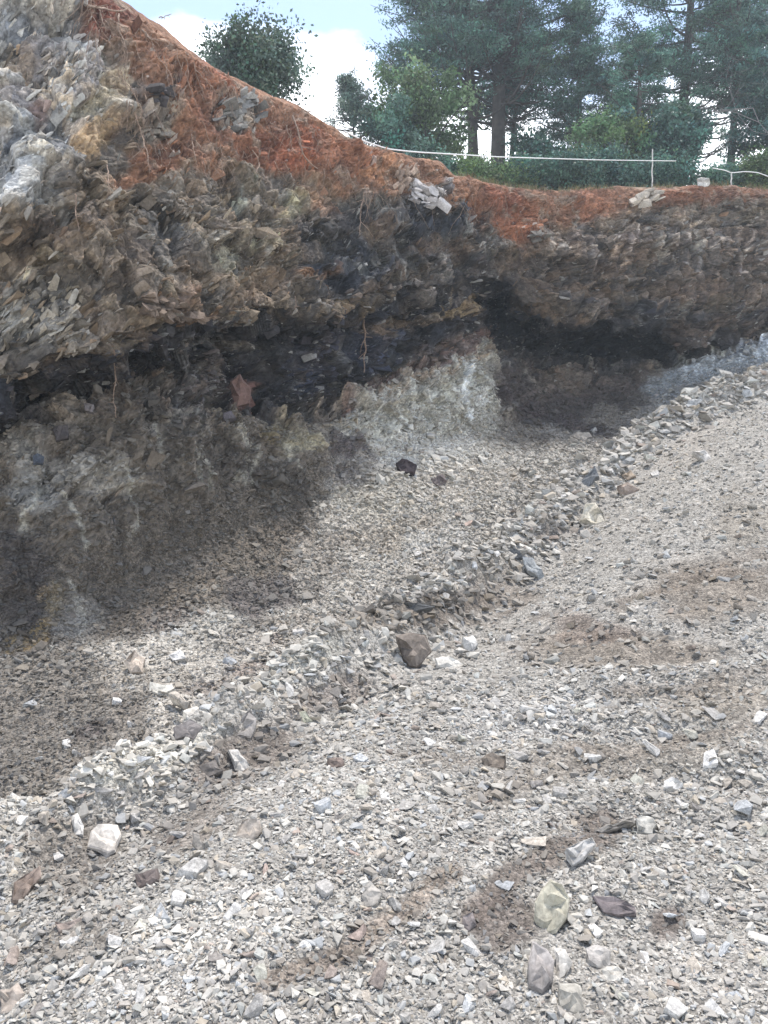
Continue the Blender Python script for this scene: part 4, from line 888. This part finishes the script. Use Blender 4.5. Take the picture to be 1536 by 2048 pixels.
def single(px, py, spx, where):
    for (qx, qy, qs) in placed:
        if math.hypot(qx - px, qy - py) < (qs + spx) * .5: return
    for pts, *_ in LM:
        a = np.array(pts)
        if a[:, 0].min() - spx * .6 < px < a[:, 0].max() + spx * .6 and a[:, 1].min() - spx * .6 < py < a[:, 1].max() + spx * .6: return
    p = hit_ground(px, py) if where == 'g' else hit_loft(px, py)
    dist = np.linalg.norm(p - np.array([0, 0, CAMZ])); s = min(.42, spx * dist / F0)
    kind, me = KINDS[random.randrange(20)]; ci = int(rng.choice(9, p=CP)); cv, cname = CN[ci]
    lab = auto_label(kind, cname, px, py, spx)
    if not lab: return
    o = bpy.data.objects.new('stone', me); COL.objects.link(o); o.location = p + np.array([0, 0, s * .10])
    o.scale = (s, s, s); o.rotation_euler = (random.gauss(0, .32), random.gauss(0, .32), random.uniform(0, 6.28))
    sh = random.uniform(.85, 1.12); o.color = tuple(np.clip(lin(calm(cv, .5)) * sh * .92, .01, .8)) + (1,)
    tag(o, lab, 'stone', 'stones lying about the quarry'); placed.append((px, py, spx))
crest = [(0, 1622), (200, 1542), (400, 1440), (600, 1332), (820, 1200), (1000, 1082), (1100, 1000), (1250, 876), (1400, 793), (1536, 744)]
while len(placed) < 60:                              # the coarse blocks along the ridge
    q = random.uniform(0, 8.999); i = int(q); f = q - i
    x = crest[i][0] * (1 - f) + crest[i + 1][0] * f; y = crest[i][1] * (1 - f) + crest[i + 1][1] * f
    single(x + random.gauss(0, 10), y + abs(random.gauss(10, 34)) + 4, random.uniform(20, 42) * (1.1 - .06 * i), 'g')
while len(placed) < 85:
    q = random.uniform(0, 7); i = int(q); f = q - i
    x = crest[i][0] * (1 - f) + crest[i + 1][0] * f; y = crest[i][1] * (1 - f) + crest[i + 1][1] * f
    single(x + random.gauss(-20, 30), y - abs(random.gauss(20, 60)) - 22, random.uniform(16, 30), 'l')
tries = 0
while len(placed) < 235 and tries < 5000:
    tries += 1
    x, y = random.uniform(5, 1530), random.uniform(1420, 2040)
    if y < 1640 - x * .45: continue
    single(x, y, min(62, abs(random.gauss(0, 11)) + 23 + (y - 1420) * .012), 'g')

# ------------------------------------------------------------------ roots
M_root = plain_mat('root_bark', tuple(lin((138, 118, 102))), .9, .35, 30)
def tube_mesh(lines, sides=5):
    """lines: list of (points Nx3, radii N)"""
    VV, FF, b = [], [], 0
    for P, rad in lines:
        P = np.asarray(P, float); T = np.gradient(P, axis=0); T /= np.linalg.norm(T, axis=1, keepdims=True) + 1e-9
        up = np.array([.31, .2, .93]); A_ = np.cross(T, up); A_ /= np.linalg.norm(A_, axis=1, keepdims=True) + 1e-9; B_ = np.cross(T, A_)
        th = np.arange(sides) * 2 * math.pi / sides
        R_ = np.asarray(rad)[:, None, None] * (A_[:, None] * np.cos(th)[None, :, None] + B_[:, None] * np.sin(th)[None, :, None])
        VV.append((P[:, None] + R_).reshape(-1, 3)); n_ = len(P)
        i = (np.arange(n_ - 1)[:, None] * sides + np.arange(sides)[None]); j = (np.arange(n_ - 1)[:, None] * sides + (np.arange(sides)[None] + 1) % sides)
        FF.append(np.stack([i, j, j + sides, i + sides], -1).reshape(-1, 4) + b); b += n_ * sides
    return np.concatenate(VV), np.concatenate(FF)
def resample(P, n_):
    P = np.asarray(P, float); d = np.concatenate([[0], np.cumsum(np.linalg.norm(np.diff(P, axis=0), axis=1))]); t = np.linspace(0, d[-1], n_)
    Q = np.stack([np.interp(t, d, P[:, a]) for a in range(P.shape[1])], -1)
    for a in range(Q.shape[1]): Q[1:-1, a] = (Q[:-2, a] + 2 * Q[1:-1, a] + Q[2:, a]) / 4
    return Q
ROOTS = [
 ([(175,12),(205,16),(235,24),(262,14)],.03,'thick pale root running level under the top left rim'),
 ([(197,14),(203,38),(214,62)],.018,'root hanging straight from the thick level root'),
 ([(238,28),(234,58),(250,84)],.02,'bent root dangling right of the straight hanging root'),
 ([(246,84),(249,105),(247,125)],.012,'short thin root below the bent dangling root'),
 ([(328,112),(336,150),(341,192),(344,245)],.013,'long thin root trailing down the red soil beside the dark knob'),
 ([(270,226),(284,272),(296,310),(300,348)],.016,'dark root trailing from the buff knob down to the grey rock'),
 ([(283,218),(287,260),(288,300)],.012,'thin root right beside the dark trailing root'),
 ([(585,232),(597,262),(602,298),(612,318),(636,338)],.03,'thick pale root with an elbow hanging in the middle of the slope'),
 ([(574,250),(580,275),(586,304)],.012,'thin straight root left of the thick elbow root'),
 ([(540,244),(550,252),(562,262)],.012,'little hooked root in the hollow under the rim'),
 ([(505,300),(514,312),(520,330),(512,345)],.018,'curled root end below the hooked root'),
 ([(383,268),(384,290),(392,318)],.014,'wiggly root below the red soil, left of centre'),
 ([(214,330),(217,360),(221,392)],.014,'root stuck to the grey rock at the left'),
 ([(150,388),(151,430),(157,462)],.014,'pale root on the pale rock at the far left'),
 ([(228,700),(230,745),(227,790),(232,836)],.016,'lone root hanging free in front of the black seam'),
 ([(392,140),(412,160),(432,184)],.014,'fine root lying on the upper red slope'),
 ([(402,132),(412,146),(414,160)],.010,'fine hooked root beside the one on the upper red slope'),
 ([(598,214),(614,222),(632,226)],.02,'stub of root sticking out over the rim'),
 ([(318,36),(330,32),(343,28)],.014,'twig like root poking over the left rim'),
 ([(285,60),(300,78),(308,92)],.03,'stout root on the red soil near the top left'),
 ([(728,385),(722,420),(720,470)],.022,'straight grey root hanging over the black rock'),
 ([(590,592),(592,600),(590,620)],.012,'tiny root above the middle of the black seam'),
 ([(728,640),(730,690),(728,745)],.035,'flat brown root strip hanging in front of the blue black wall'),
 ([(440,318),(446,345),(452,360)],.012,'short root under the red soil at the centre left'),
 ([(1010,390),(1014,420),(1010,452)],.012,'thin root hanging in the red soil of the right face'),
 ([(1080,430),(1072,452),(1078,475)],.012,'thin root over the soil niche'),
]
for k, (pts, rad, lab) in enumerate(ROOTS):
    pts = resample(pts, 14); r_ = np.random.default_rng(k); pts[1:-1] += r_.normal(0, 1.1, (12, 2)); rad *= .62
    Yc = np.array([hit_loft(*p)[1] for p in pts]); Yc = np.minimum.accumulate(Yc[::-1])[::-1] * .5 + Yc * .5
    Yc = smooth1(Yc, 5) - .10
    P3 = unproj(pts[:, 0], pts[:, 1], Yc); rr = rad * np.linspace(1, .45, 14) * (1 + .15 * r_.normal(size=14))
    tubes_ = [(P3 - P3[0], np.abs(rr))]
    for _ in range(5):
        j_ = r_.integers(2, 12); d_ = np.array([r_.normal(0, .5), -.1, -abs(r_.normal(.5, .4))]); L_ = rad * r_.uniform(8, 22); tt = np.linspace(0, 1, 6)[:, None]
        tubes_.append((P3[j_] - P3[0] + d_ * L_ * tt + np.cumsum(r_.normal(0, .05 * L_, (6, 3)), 0) * tt, np.linspace(rad * .45, rad * .15, 6)))
    V, F = tube_mesh(tubes_, 6); o = make_mesh('root', V, quads=F, mat=M_root, smooth=True); o.location = P3[0]
    tag(o, lab, 'root', 'roots hanging from the cut bank')
hair = []
soilline = [(165,60),(235,110),(262,190),(300,260),(280,320),(330,350),(440,330),(520,330),(640,345),(700,395),(860,400),(975,450),(1080,485),(1110,462),(1270,425),(1536,415)]
sl = np.array(soilline, float)
for k in range(420):
    q = rng.uniform(0, len(sl) - 1.001); i = int(q); b = sl[i] * (1 - q + i) + sl[i + 1] * (q - i)
    b = b + np.array([rng.normal(0, 14), -abs(rng.normal(0, 42))]) if k % 3 else np.array([rng.uniform(150, 640), 0])
    if k % 3 == 0: b[1] = np.interp(b[0], [150, 240, 330, 400, 600, 640], [-40, 5, 66, 122, 218, 244]) + abs(rng.normal(14, 30))
    p = hit_loft(b[0], b[1]); Ln = rng.uniform(.12, .7); n_ = 7
    t = np.linspace(0, 1, n_)[:, None]; dirr = np.array([rng.normal(0, .35), -.12, -1.0]) 
    P3 = p + np.array([0, -.05, 0]) + dirr * Ln * t + np.cumsum(rng.normal(0, .018, (n_, 3)), 0)
    hair.append((P3, np.full(n_, rng.uniform(.003, .007)) * np.linspace(1, .5, n_)))
V, F = tube_mesh(hair, 3); tag(make_mesh('rootlets', V, quads=F, mat=M_root), 'fine rootlets fringing the red soil along the cut bank', 'roots', kind='stuff')

# ------------------------------------------------------------------ line, stakes and block on the rim
M_white = plain_mat('white_plastic', (.72, .73, .72), .55, .06, 20)
M_stake = plain_mat('weathered_stake', (.50, .49, .46), .8, .2, 14)
pl = resample([(688, 262, 16.5), (730, 283, 17.2), (775, 298, 18), (830, 304, 18.8), (1000, 314, 20.5), (1200, 320, 22.4), (1352, 322, 23.6)], 60)
P3 = unproj(pl[:, 0], pl[:, 1], pl[:, 2]); V, F = tube_mesh([(P3 - P3[0], np.linspace(.017, .010, 60))], 6)
o = make_mesh('rope', V, quads=F, mat=M_white, smooth=True); o.location = P3[0]; tag(o, 'long white line stretched above the rim in front of the trees', 'rope')
def stake(px, py0, py1, Y, lab, name='stake', r0=.02):
    a = unproj(px, py1, Y); b = unproj(px + 1, py0, Y); t = np.linspace(0, 1, 6)[:, None]
    Pq = a + (b - a) * t + np.array([[0, 0, 0], [.01, 0, 0], [-.01, 0, 0], [.008, 0, 0], [0, 0, 0], [0, 0, 0]]) - a
    Pq = np.concatenate([Pq[:1] - [0, 0, .4], Pq, Pq[-1:] + [0, 0, .004]])
    V, F = tube_mesh([(Pq, np.array([r0, r0, r0 * .95, r0 * .9, r0 * .9, r0 * .85, r0 * .8, .001]))], 7)
    o = make_mesh(name, V, quads=F, mat=M_stake); o.location = a; tag(o, lab, 'stake', 'stakes on the rim'); return o
stake(1304, 298, 374, 23.4, 'pale stake holding the white line near its right end')
stake(1462, 344, 376, 23.6, 'short stake under the thin pale hose at the far right', r0=.022)
pl = resample([(1425, 336, 23.9), (1452, 341, 23.7), (1462, 346, 23.6), (1490, 343, 23.7), (1515, 345, 23.8), (1545, 356, 23.9), (1600, 372, 24)], 40)
P3 = unproj(pl[:, 0], pl[:, 1], pl[:, 2]); V, F = tube_mesh([(P3 - P3[0], np.full(40, .012))], 6)
o = make_mesh('hose', V, quads=F, mat=M_white, smooth=True); o.location = P3[0]; tag(o, 'thin pale hose draped over the short stake at the far right', 'hose')
outline_stone('stone', [(1395,358),(1402,355),(1418,356),(1421,366),(1418,372),(1396,372)], (206, 204, 198), 'small white block sitting on the grassy rim at the right', .7, .1, 'l', seed=77, out=-.15)

# grass fringe along the rim
gx = rng.uniform(860, 1700, 3000); gi = np.clip(((gx - us[0]) / (us[1] - us[0])).astype(int), 0, NU - 1); gv = rng.integers(8, 46, len(gx))
gbase = cliffP[gv, gi] ; dens = vnoise(gbase, 1.3, 500) > .0; gbase = gbase[dens]; N = len(gbase)
hgt = rng.uniform(.05, .17, N); a = rng.uniform(0, 6.28, N); wv_ = np.stack([np.cos(a), np.sin(a), np.zeros(N)], -1) * .010
tip = gbase + np.stack([rng.normal(0, .06, N), rng.normal(0, .06, N), hgt], -1)
V = np.stack([gbase - wv_, gbase + wv_, tip], 1).reshape(-1, 3); gcol = np.repeat(np.clip(lin([(112, 106, 76)]) * rng.uniform(.5, 1.4, (N, 1)) * np.array([[1, 1, 1]]) + rng.normal(0, .01, (N, 3)), .02, .5), 3, 0)
M_leaf = foliage_mat('foliage', .18)
tag(make_mesh('grass', V, tris=np.arange(N * 3).reshape(-1, 3), color=gcol, mat=M_leaf), 'short dry grass fringing the top edge of the cut bank', 'grass', kind='stuff')

# ------------------------------------------------------------------ trees
M_bark = plain_mat('bark', (.05, .043, .038), .95, .4, 5)
def leaf_mesh(name, C_, spread, nper, size, cols, parent, asp=.45, flat=.6):
    K = len(C_); cen = np.repeat(C_, nper, 0); N = len(cen)
    off_ = rng.normal(size=(N, 3)) * np.repeat(spread, nper)[:, None] * np.array([1, 1, flat]); p = cen + off_
    a = rng.normal(size=(N, 3)) + np.array([0, 0, -.2]); a /= np.linalg.norm(a, axis=1, keepdims=True)
    b = np.cross(a, rng.normal(size=(N, 3))); b /= np.linalg.norm(b, axis=1, keepdims=True)
    s = (size * rng.uniform(.6, 1.5, N))[:, None]
    V = np.stack([p - a * s, p + b * s * asp, p + a * s, p - b * s * asp], 1).reshape(-1, 3)
    c = np.repeat(cols, nper, 0) * rng.uniform(.65, 1.4, (N, 1)) ; c = np.repeat(c, 4, 0)
    return make_mesh(name, V, quads=np.arange(N * 4).reshape(-1, 4), color=np.clip(c, .008, .4), mat=M_leaf, parent=parent)

def tree(name, cat, label, px, D, top, width, cb, style='conifer', col=(.06, .105, .075), leaves=16000, lean=0., trunk_r=.2, group='trees on the hilltop', base_z=None, lsize=.10, thin=-.12, bare=0):
    seed_ = int(px * 7 + D); r_ = np.random.default_rng(seed_)
    b0 = unproj(px, 372, D); gz = (7.2 + .09 * (D - 20)) if base_z is None else base_z
    root = empty(name, (b0[0], D, gz), label, cat, group)
    Htop = unproj(px, top, D)[2] - gz; Hcb = max(.3, unproj(px, cb, D)[2] - gz); Rm = width / 2 * D / F0
    n_ = 14; t = np.linspace(0, 1, n_); tr = np.stack([lean * t * Htop + .10 * np.sin(t * 5 + seed_), .08 * np.cos(t * 4 + seed_), t * Htop], -1); tr -= tr[0]
    topf = .97 if style == 'conifer' else .82
    tr = tr * np.array([1, 1, topf])
    lines = [(tr - np.array([0, 0, .2]), trunk_r * (1 - .88 * t) + .015)]
    C_, sp_, cc_ = [], [], []
    def at(h): return np.stack([np.interp(h, tr[:, 2], tr[:, a]) for a in range(3)], -1)
    if style == 'conifer':
        nb_ = int(46 + Htop * 5)
        for k in range(nb_):
            f = (k + r_.random()) / nb_; h = Hcb + (Htop * .97 - Hcb) * f
            prof = (1 - f) ** .62 * (.75 + .25 * math.sin(min(f * 6, 1.57))) if cb > 120 or top > 0 else (1 - .75 * f ** 1.3)
            Lb = Rm * prof * r_.uniform(.62, 1.12) + .15; az_ = r_.uniform(0, 6.283); d = np.array([math.cos(az_), math.sin(az_), 0])
            rise = r_.uniform(-.25, .1) ; curl = r_.uniform(.15, .5)
            tt = np.linspace(0, 1, 7)[:, None]; o_ = at(np.array([h]))[0]
            side = np.cross(d, [0, 0, 1]) * r_.normal(0, .18)
            P = o_ + d * Lb * tt + side * Lb * tt ** 2 + np.array([0, 0, 1]) * Lb * (rise * tt + curl * tt ** 2)
            lines.append((P, np.linspace(.012 + .012 * Lb, .008, 7)))
            m = int(4 + Lb * 3.5); s0 = .55 if Lb > 2 else .12
            for q in range(m):
                u = s0 + (1 - s0) * (q + r_.random()) / m; pc = o_ + d * Lb * u + side * Lb * u * u + np.array([0, 0, Lb * (rise * u + curl * u * u)])
                sd = np.cross(d, [0, 0, 1]) * r_.normal(0, .30) * Lb * (.35 + .3 * (1 - u)); pc2 = pc + sd + np.array([0, 0, r_.normal(0, .12)])
                if Lb > 1.2 and r_.random() < .8: lines.append((np.stack([pc - d * Lb * .08, (pc + pc2) / 2, pc2]), np.array([.014, .010, .006])))
                C_.append(pc2); sp_.append(r_.uniform(.13, .25) * min(1.15, .5 + Lb * .25)); cc_.append(r_.uniform(.35, 1.7))
    else:
        nb_ = int(26 + Rm * 16); ch = (Htop - Hcb) / 2; cz = Hcb + ch
        lob = [(r_.normal(size=3), r_.uniform(.5, .9)) for _ in range(6)]
        for k in range(nb_ * 3):
            v = r_.normal(size=3); v /= np.linalg.norm(v)
            bump = 1 + .22 * math.sin(v[0] * 4 + seed_) * math.cos(v[1] * 5 + v[2] * 3 + seed_)
            rr_ = r_.random() ** .40 * bump; P1 = at(np.array([cz * .8]))[0] * np.array([1, 1, 0]) + np.array([v[0] * Rm * rr_, v[1] * Rm * rr_, cz + v[2] * ch * rr_])
            if k % 3 == 0 and float((vnoise(P1[None] + seed_ % 97, .9, 5) + .5 * vnoise(P1[None] + seed_ % 53, 2.1, 6))[0]) > thin + .05:
                o_ = at(np.array([min(Htop * .75, max(.3 * Hcb, P1[2] * .6))]))[0]; tt = np.linspace(0, 1, 6)[:, None]
                lines.append((o_ + (P1 - o_) * tt + np.array([0, 0, .12]) * np.sin(tt * 3.1) * Rm, np.linspace(.05, .010, 6)))
            C_.append(P1); sp_.append(r_.uniform(.14, .30) * (.6 + .25 * Rm)); cc_.append(r_.uniform(.4, 1.65))
    for k in range(bare):
        az_ = r_.uniform(0, 6.283); d = np.array([math.cos(az_), math.sin(az_), 0]); Lb = Rm * r_.uniform(.6, .95); tt = np.linspace(0, 1, 9)[:, None]
        o_ = at(np.array([Hcb + r_.uniform(-.8, 1.8)]))[0]; P = o_ + d * Lb * tt + np.array([0, 0, 1]) * Lb * (-.42 * tt + .75 * tt ** 2.2) + np.cumsum(r_.normal(0, .02, (9, 3)), 0)
        lines.append((P, np.linspace(.055, .012, 9)))
        for q in range(7):
            j_ = r_.integers(3, 9); e = P[j_] + d * r_.uniform(.1, .5) + np.array([r_.normal(0, .25), r_.normal(0, .25), r_.uniform(-.1, .6)])
            lines.append((np.stack([P[j_], (P[j_] + e) / 2 + [0, 0, -.04], e]), np.array([.016, .011, .006])))
            if j_ > 5: C_.append(e); sp_.append(.16); cc_.append(r_.uniform(.6, 1.3))
    V, F = tube_mesh(lines, 6); make_mesh('trunk', V, quads=F, mat=M_bark, smooth=True, parent=root)
    C_ = np.array(C_); kp = vnoise(C_ + seed_ % 97, .9, 5) + .5 * vnoise(C_ + seed_ % 53, 2.1, 6) > thin
    C_ = C_[kp]; sp_ = np.array(sp_)[kp]; cc_ = np.array(cc_)[kp]; nper = max(4, int(leaves * 2.3 / len(kp)))
    colr = np.array(col) * np.array(cc_)[:, None] * np.array([1 + r_.normal(0, .12, len(C_)), np.ones(len(C_)), 1 + r_.normal(0, .12, len(C_))]).T
    leaf_mesh('crown', C_, np.array(sp_), nper, lsize * .58, colr, root, .34 if style == 'conifer' else .6, .38 if style == 'conifer' else .8)
    return root
BL = (.072, .145, .108); DK = (.055, .115, .09); GN = (.105, .17, .072)
tree('round_tree','tree','round grey green tree alone behind the left slope, sky all around it',510,22,58,212,236,'round',(.085,.135,.10),14000,trunk_r=.09,lsize=.075,thin=-.08)
tree('young_conifer','tree','pale young conifer, leftmost of the tree row, thin against the cloud',702,30,150,120,330,'conifer',(.10,.15,.12),9000,trunk_r=.07,lsize=.08)
tree('leafy_tree','tree','low leafy tree between the young conifer and the big conifer',762,29,205,130,345,'round',BL,9000,trunk_r=.08)
tree('leafy_tree','tree','broad leafy tree with hanging boughs in front of the big twin conifer',852,31,140,200,330,'round',GN,17000,trunk_r=.12)
tree('tall_conifer','tree','giant conifer with the thickest trunk, its bare lower boughs arching out',1000,34,-420,420,170,'conifer',BL,52000,trunk_r=.36,lsize=.11,bare=30,thin=-.16)
tree('tall_conifer','tree','giant conifer with a leaning trunk, left of the thickest trunk',950,35,-260,400,205,'conifer',BL,44000,lean=-.05,trunk_r=.28,lsize=.11,bare=30,thin=-.16)
tree('slender_conifer','tree','thin trunked conifer close behind the thickest trunk',1024,35.5,40,180,260,'conifer',DK,8000,lean=.03,trunk_r=.16)
tree('conifer','tree','dark narrow conifer right of the giant pair',1145,33,-20,210,345,'conifer',DK,27000,trunk_r=.2)
tree('leafy_tree','tree','small round bush like tree under the narrow conifer',1085,29.5,262,110,366,'round',DK,8000,trunk_r=.08)
tree('conifer','tree','dense conifer with its crown to the ground, centre right',1262,30,70,210,372,'conifer',BL,27000,trunk_r=.18)
tree('leafy_tree','tree','light green leafy tree in front of the dense conifer',1222,29,205,140,366,'round',GN,12000,trunk_r=.1)
tree('tall_conifer','tree','giant conifer at the right, feathery crown filling the top',1358,36,-380,400,300,'conifer',BL,54000,trunk_r=.3,lsize=.11,bare=18,thin=-.2)
tree('conifer','tree','conifer with a visible straight trunk right of the feathery giant',1452,33,-160,260,215,'conifer',BL,26000,trunk_r=.22)
tree('conifer','tree','bluish narrow conifer at the right edge',1540,30,20,190,330,'conifer',DK,22000,trunk_r=.16)
tree('leafy_tree','tree','dark leafy tree at the foot of the feathery giant',1335,29,222,120,366,'round',DK,11000,trunk_r=.1)
for (px_, tp, w_, lab) in [(925, 300, 90, 'low shrub behind the rim left of the giant trunks'), (1005, 345, 90, 'low shrub right at the foot of the giant trunks'), (1118, 312, 130, 'wide shrub below the dark narrow conifer'),
                          (1262, 330, 80, 'low shrub below the dense conifer'), (1440, 340, 90, 'shrub beside the pale hose'), (1515, 315, 80, 'rounded shrub at the right end of the rim'), (1062, 322, 90, 'shrub filling the gap between the giant trunks and the narrow conifer'), (1180, 300, 110, 'tall shrub left of the dense conifer base'),
                          (1340, 318, 110, 'dark shrub just right of the white line stake'), (870, 280, 80, 'shrub where the white line leaves the slope')]:
    tree('shrub', 'shrub', lab, px_, 26.5, tp, w_, 385, 'round', GN if px_ % 2 else BL, 5200, trunk_r=.04, group='shrubs behind the rim', lsize=.07)
# bare grey tree at the right edge
root = empty('bare_tree', (unproj(1590, 370, 27)[0], 27, 7.8), 'nearly leafless grey tree reaching across the right edge', 'tree', 'trees on the hilltop')
lines = []
def grow(p, d, Ln, r0, lvl):
    n_ = 6; P = [p]; dd = d.copy()
    for _ in range(n_ - 1): dd = dd + rng.normal(0, .10, 3) + np.array([0, 0, .03]); dd /= np.linalg.norm(dd); P.append(P[-1] + dd * Ln / (n_ - 1))
    P = np.array(P); lines.append((P, np.linspace(r0, r0 * .55, n_)))
    if lvl < 4:
        for _ in range(4 if lvl else 6):
            k = rng.integers(2, n_); nd = dd + rng.normal(0, .55, 3); nd /= np.linalg.norm(nd); grow(P[k], nd, Ln * .62, r0 * .5, lvl + 1)
grow(np.zeros(3), np.array([-.02, 0, 1.]), 5.2, .045, 0)
V, F = tube_mesh(lines, 5); make_mesh('trunk', V, quads=F, mat=plain_mat('grey_bark', (.2, .19, .18), .9, .3, 6), smooth=True, parent=root)

# ------------------------------------------------------------------ the thin bright air between here and the trees
hb = np.array([(x, y, z) for x in (-240., 280.) for y in (-62., 262.) for z in (-4.5, 34.)])
hz = make_mesh('haze', hb, quads=[(0, 1, 3, 2), (4, 6, 7, 5), (0, 4, 5, 1), (2, 3, 7, 6), (0, 2, 6, 4), (1, 5, 7, 3)])
m = bpy.data.materials.new('haze'); m.use_nodes = True; n = m.node_tree; n.nodes.clear()
o = n.nodes.new('ShaderNodeOutputMaterial'); v = n.nodes.new('ShaderNodeVolumePrincipled')
v.inputs['Color'].default_value = (.80, .91, 1, 1); v.inputs['Density'].default_value = .0018; v.inputs['Anisotropy'].default_value = .3
n.links.new(v.outputs[0], o.inputs['Volume']); hz.data.materials.append(m); tag(hz, 'thin bluish haze in the air', 'haze', kind='stuff')
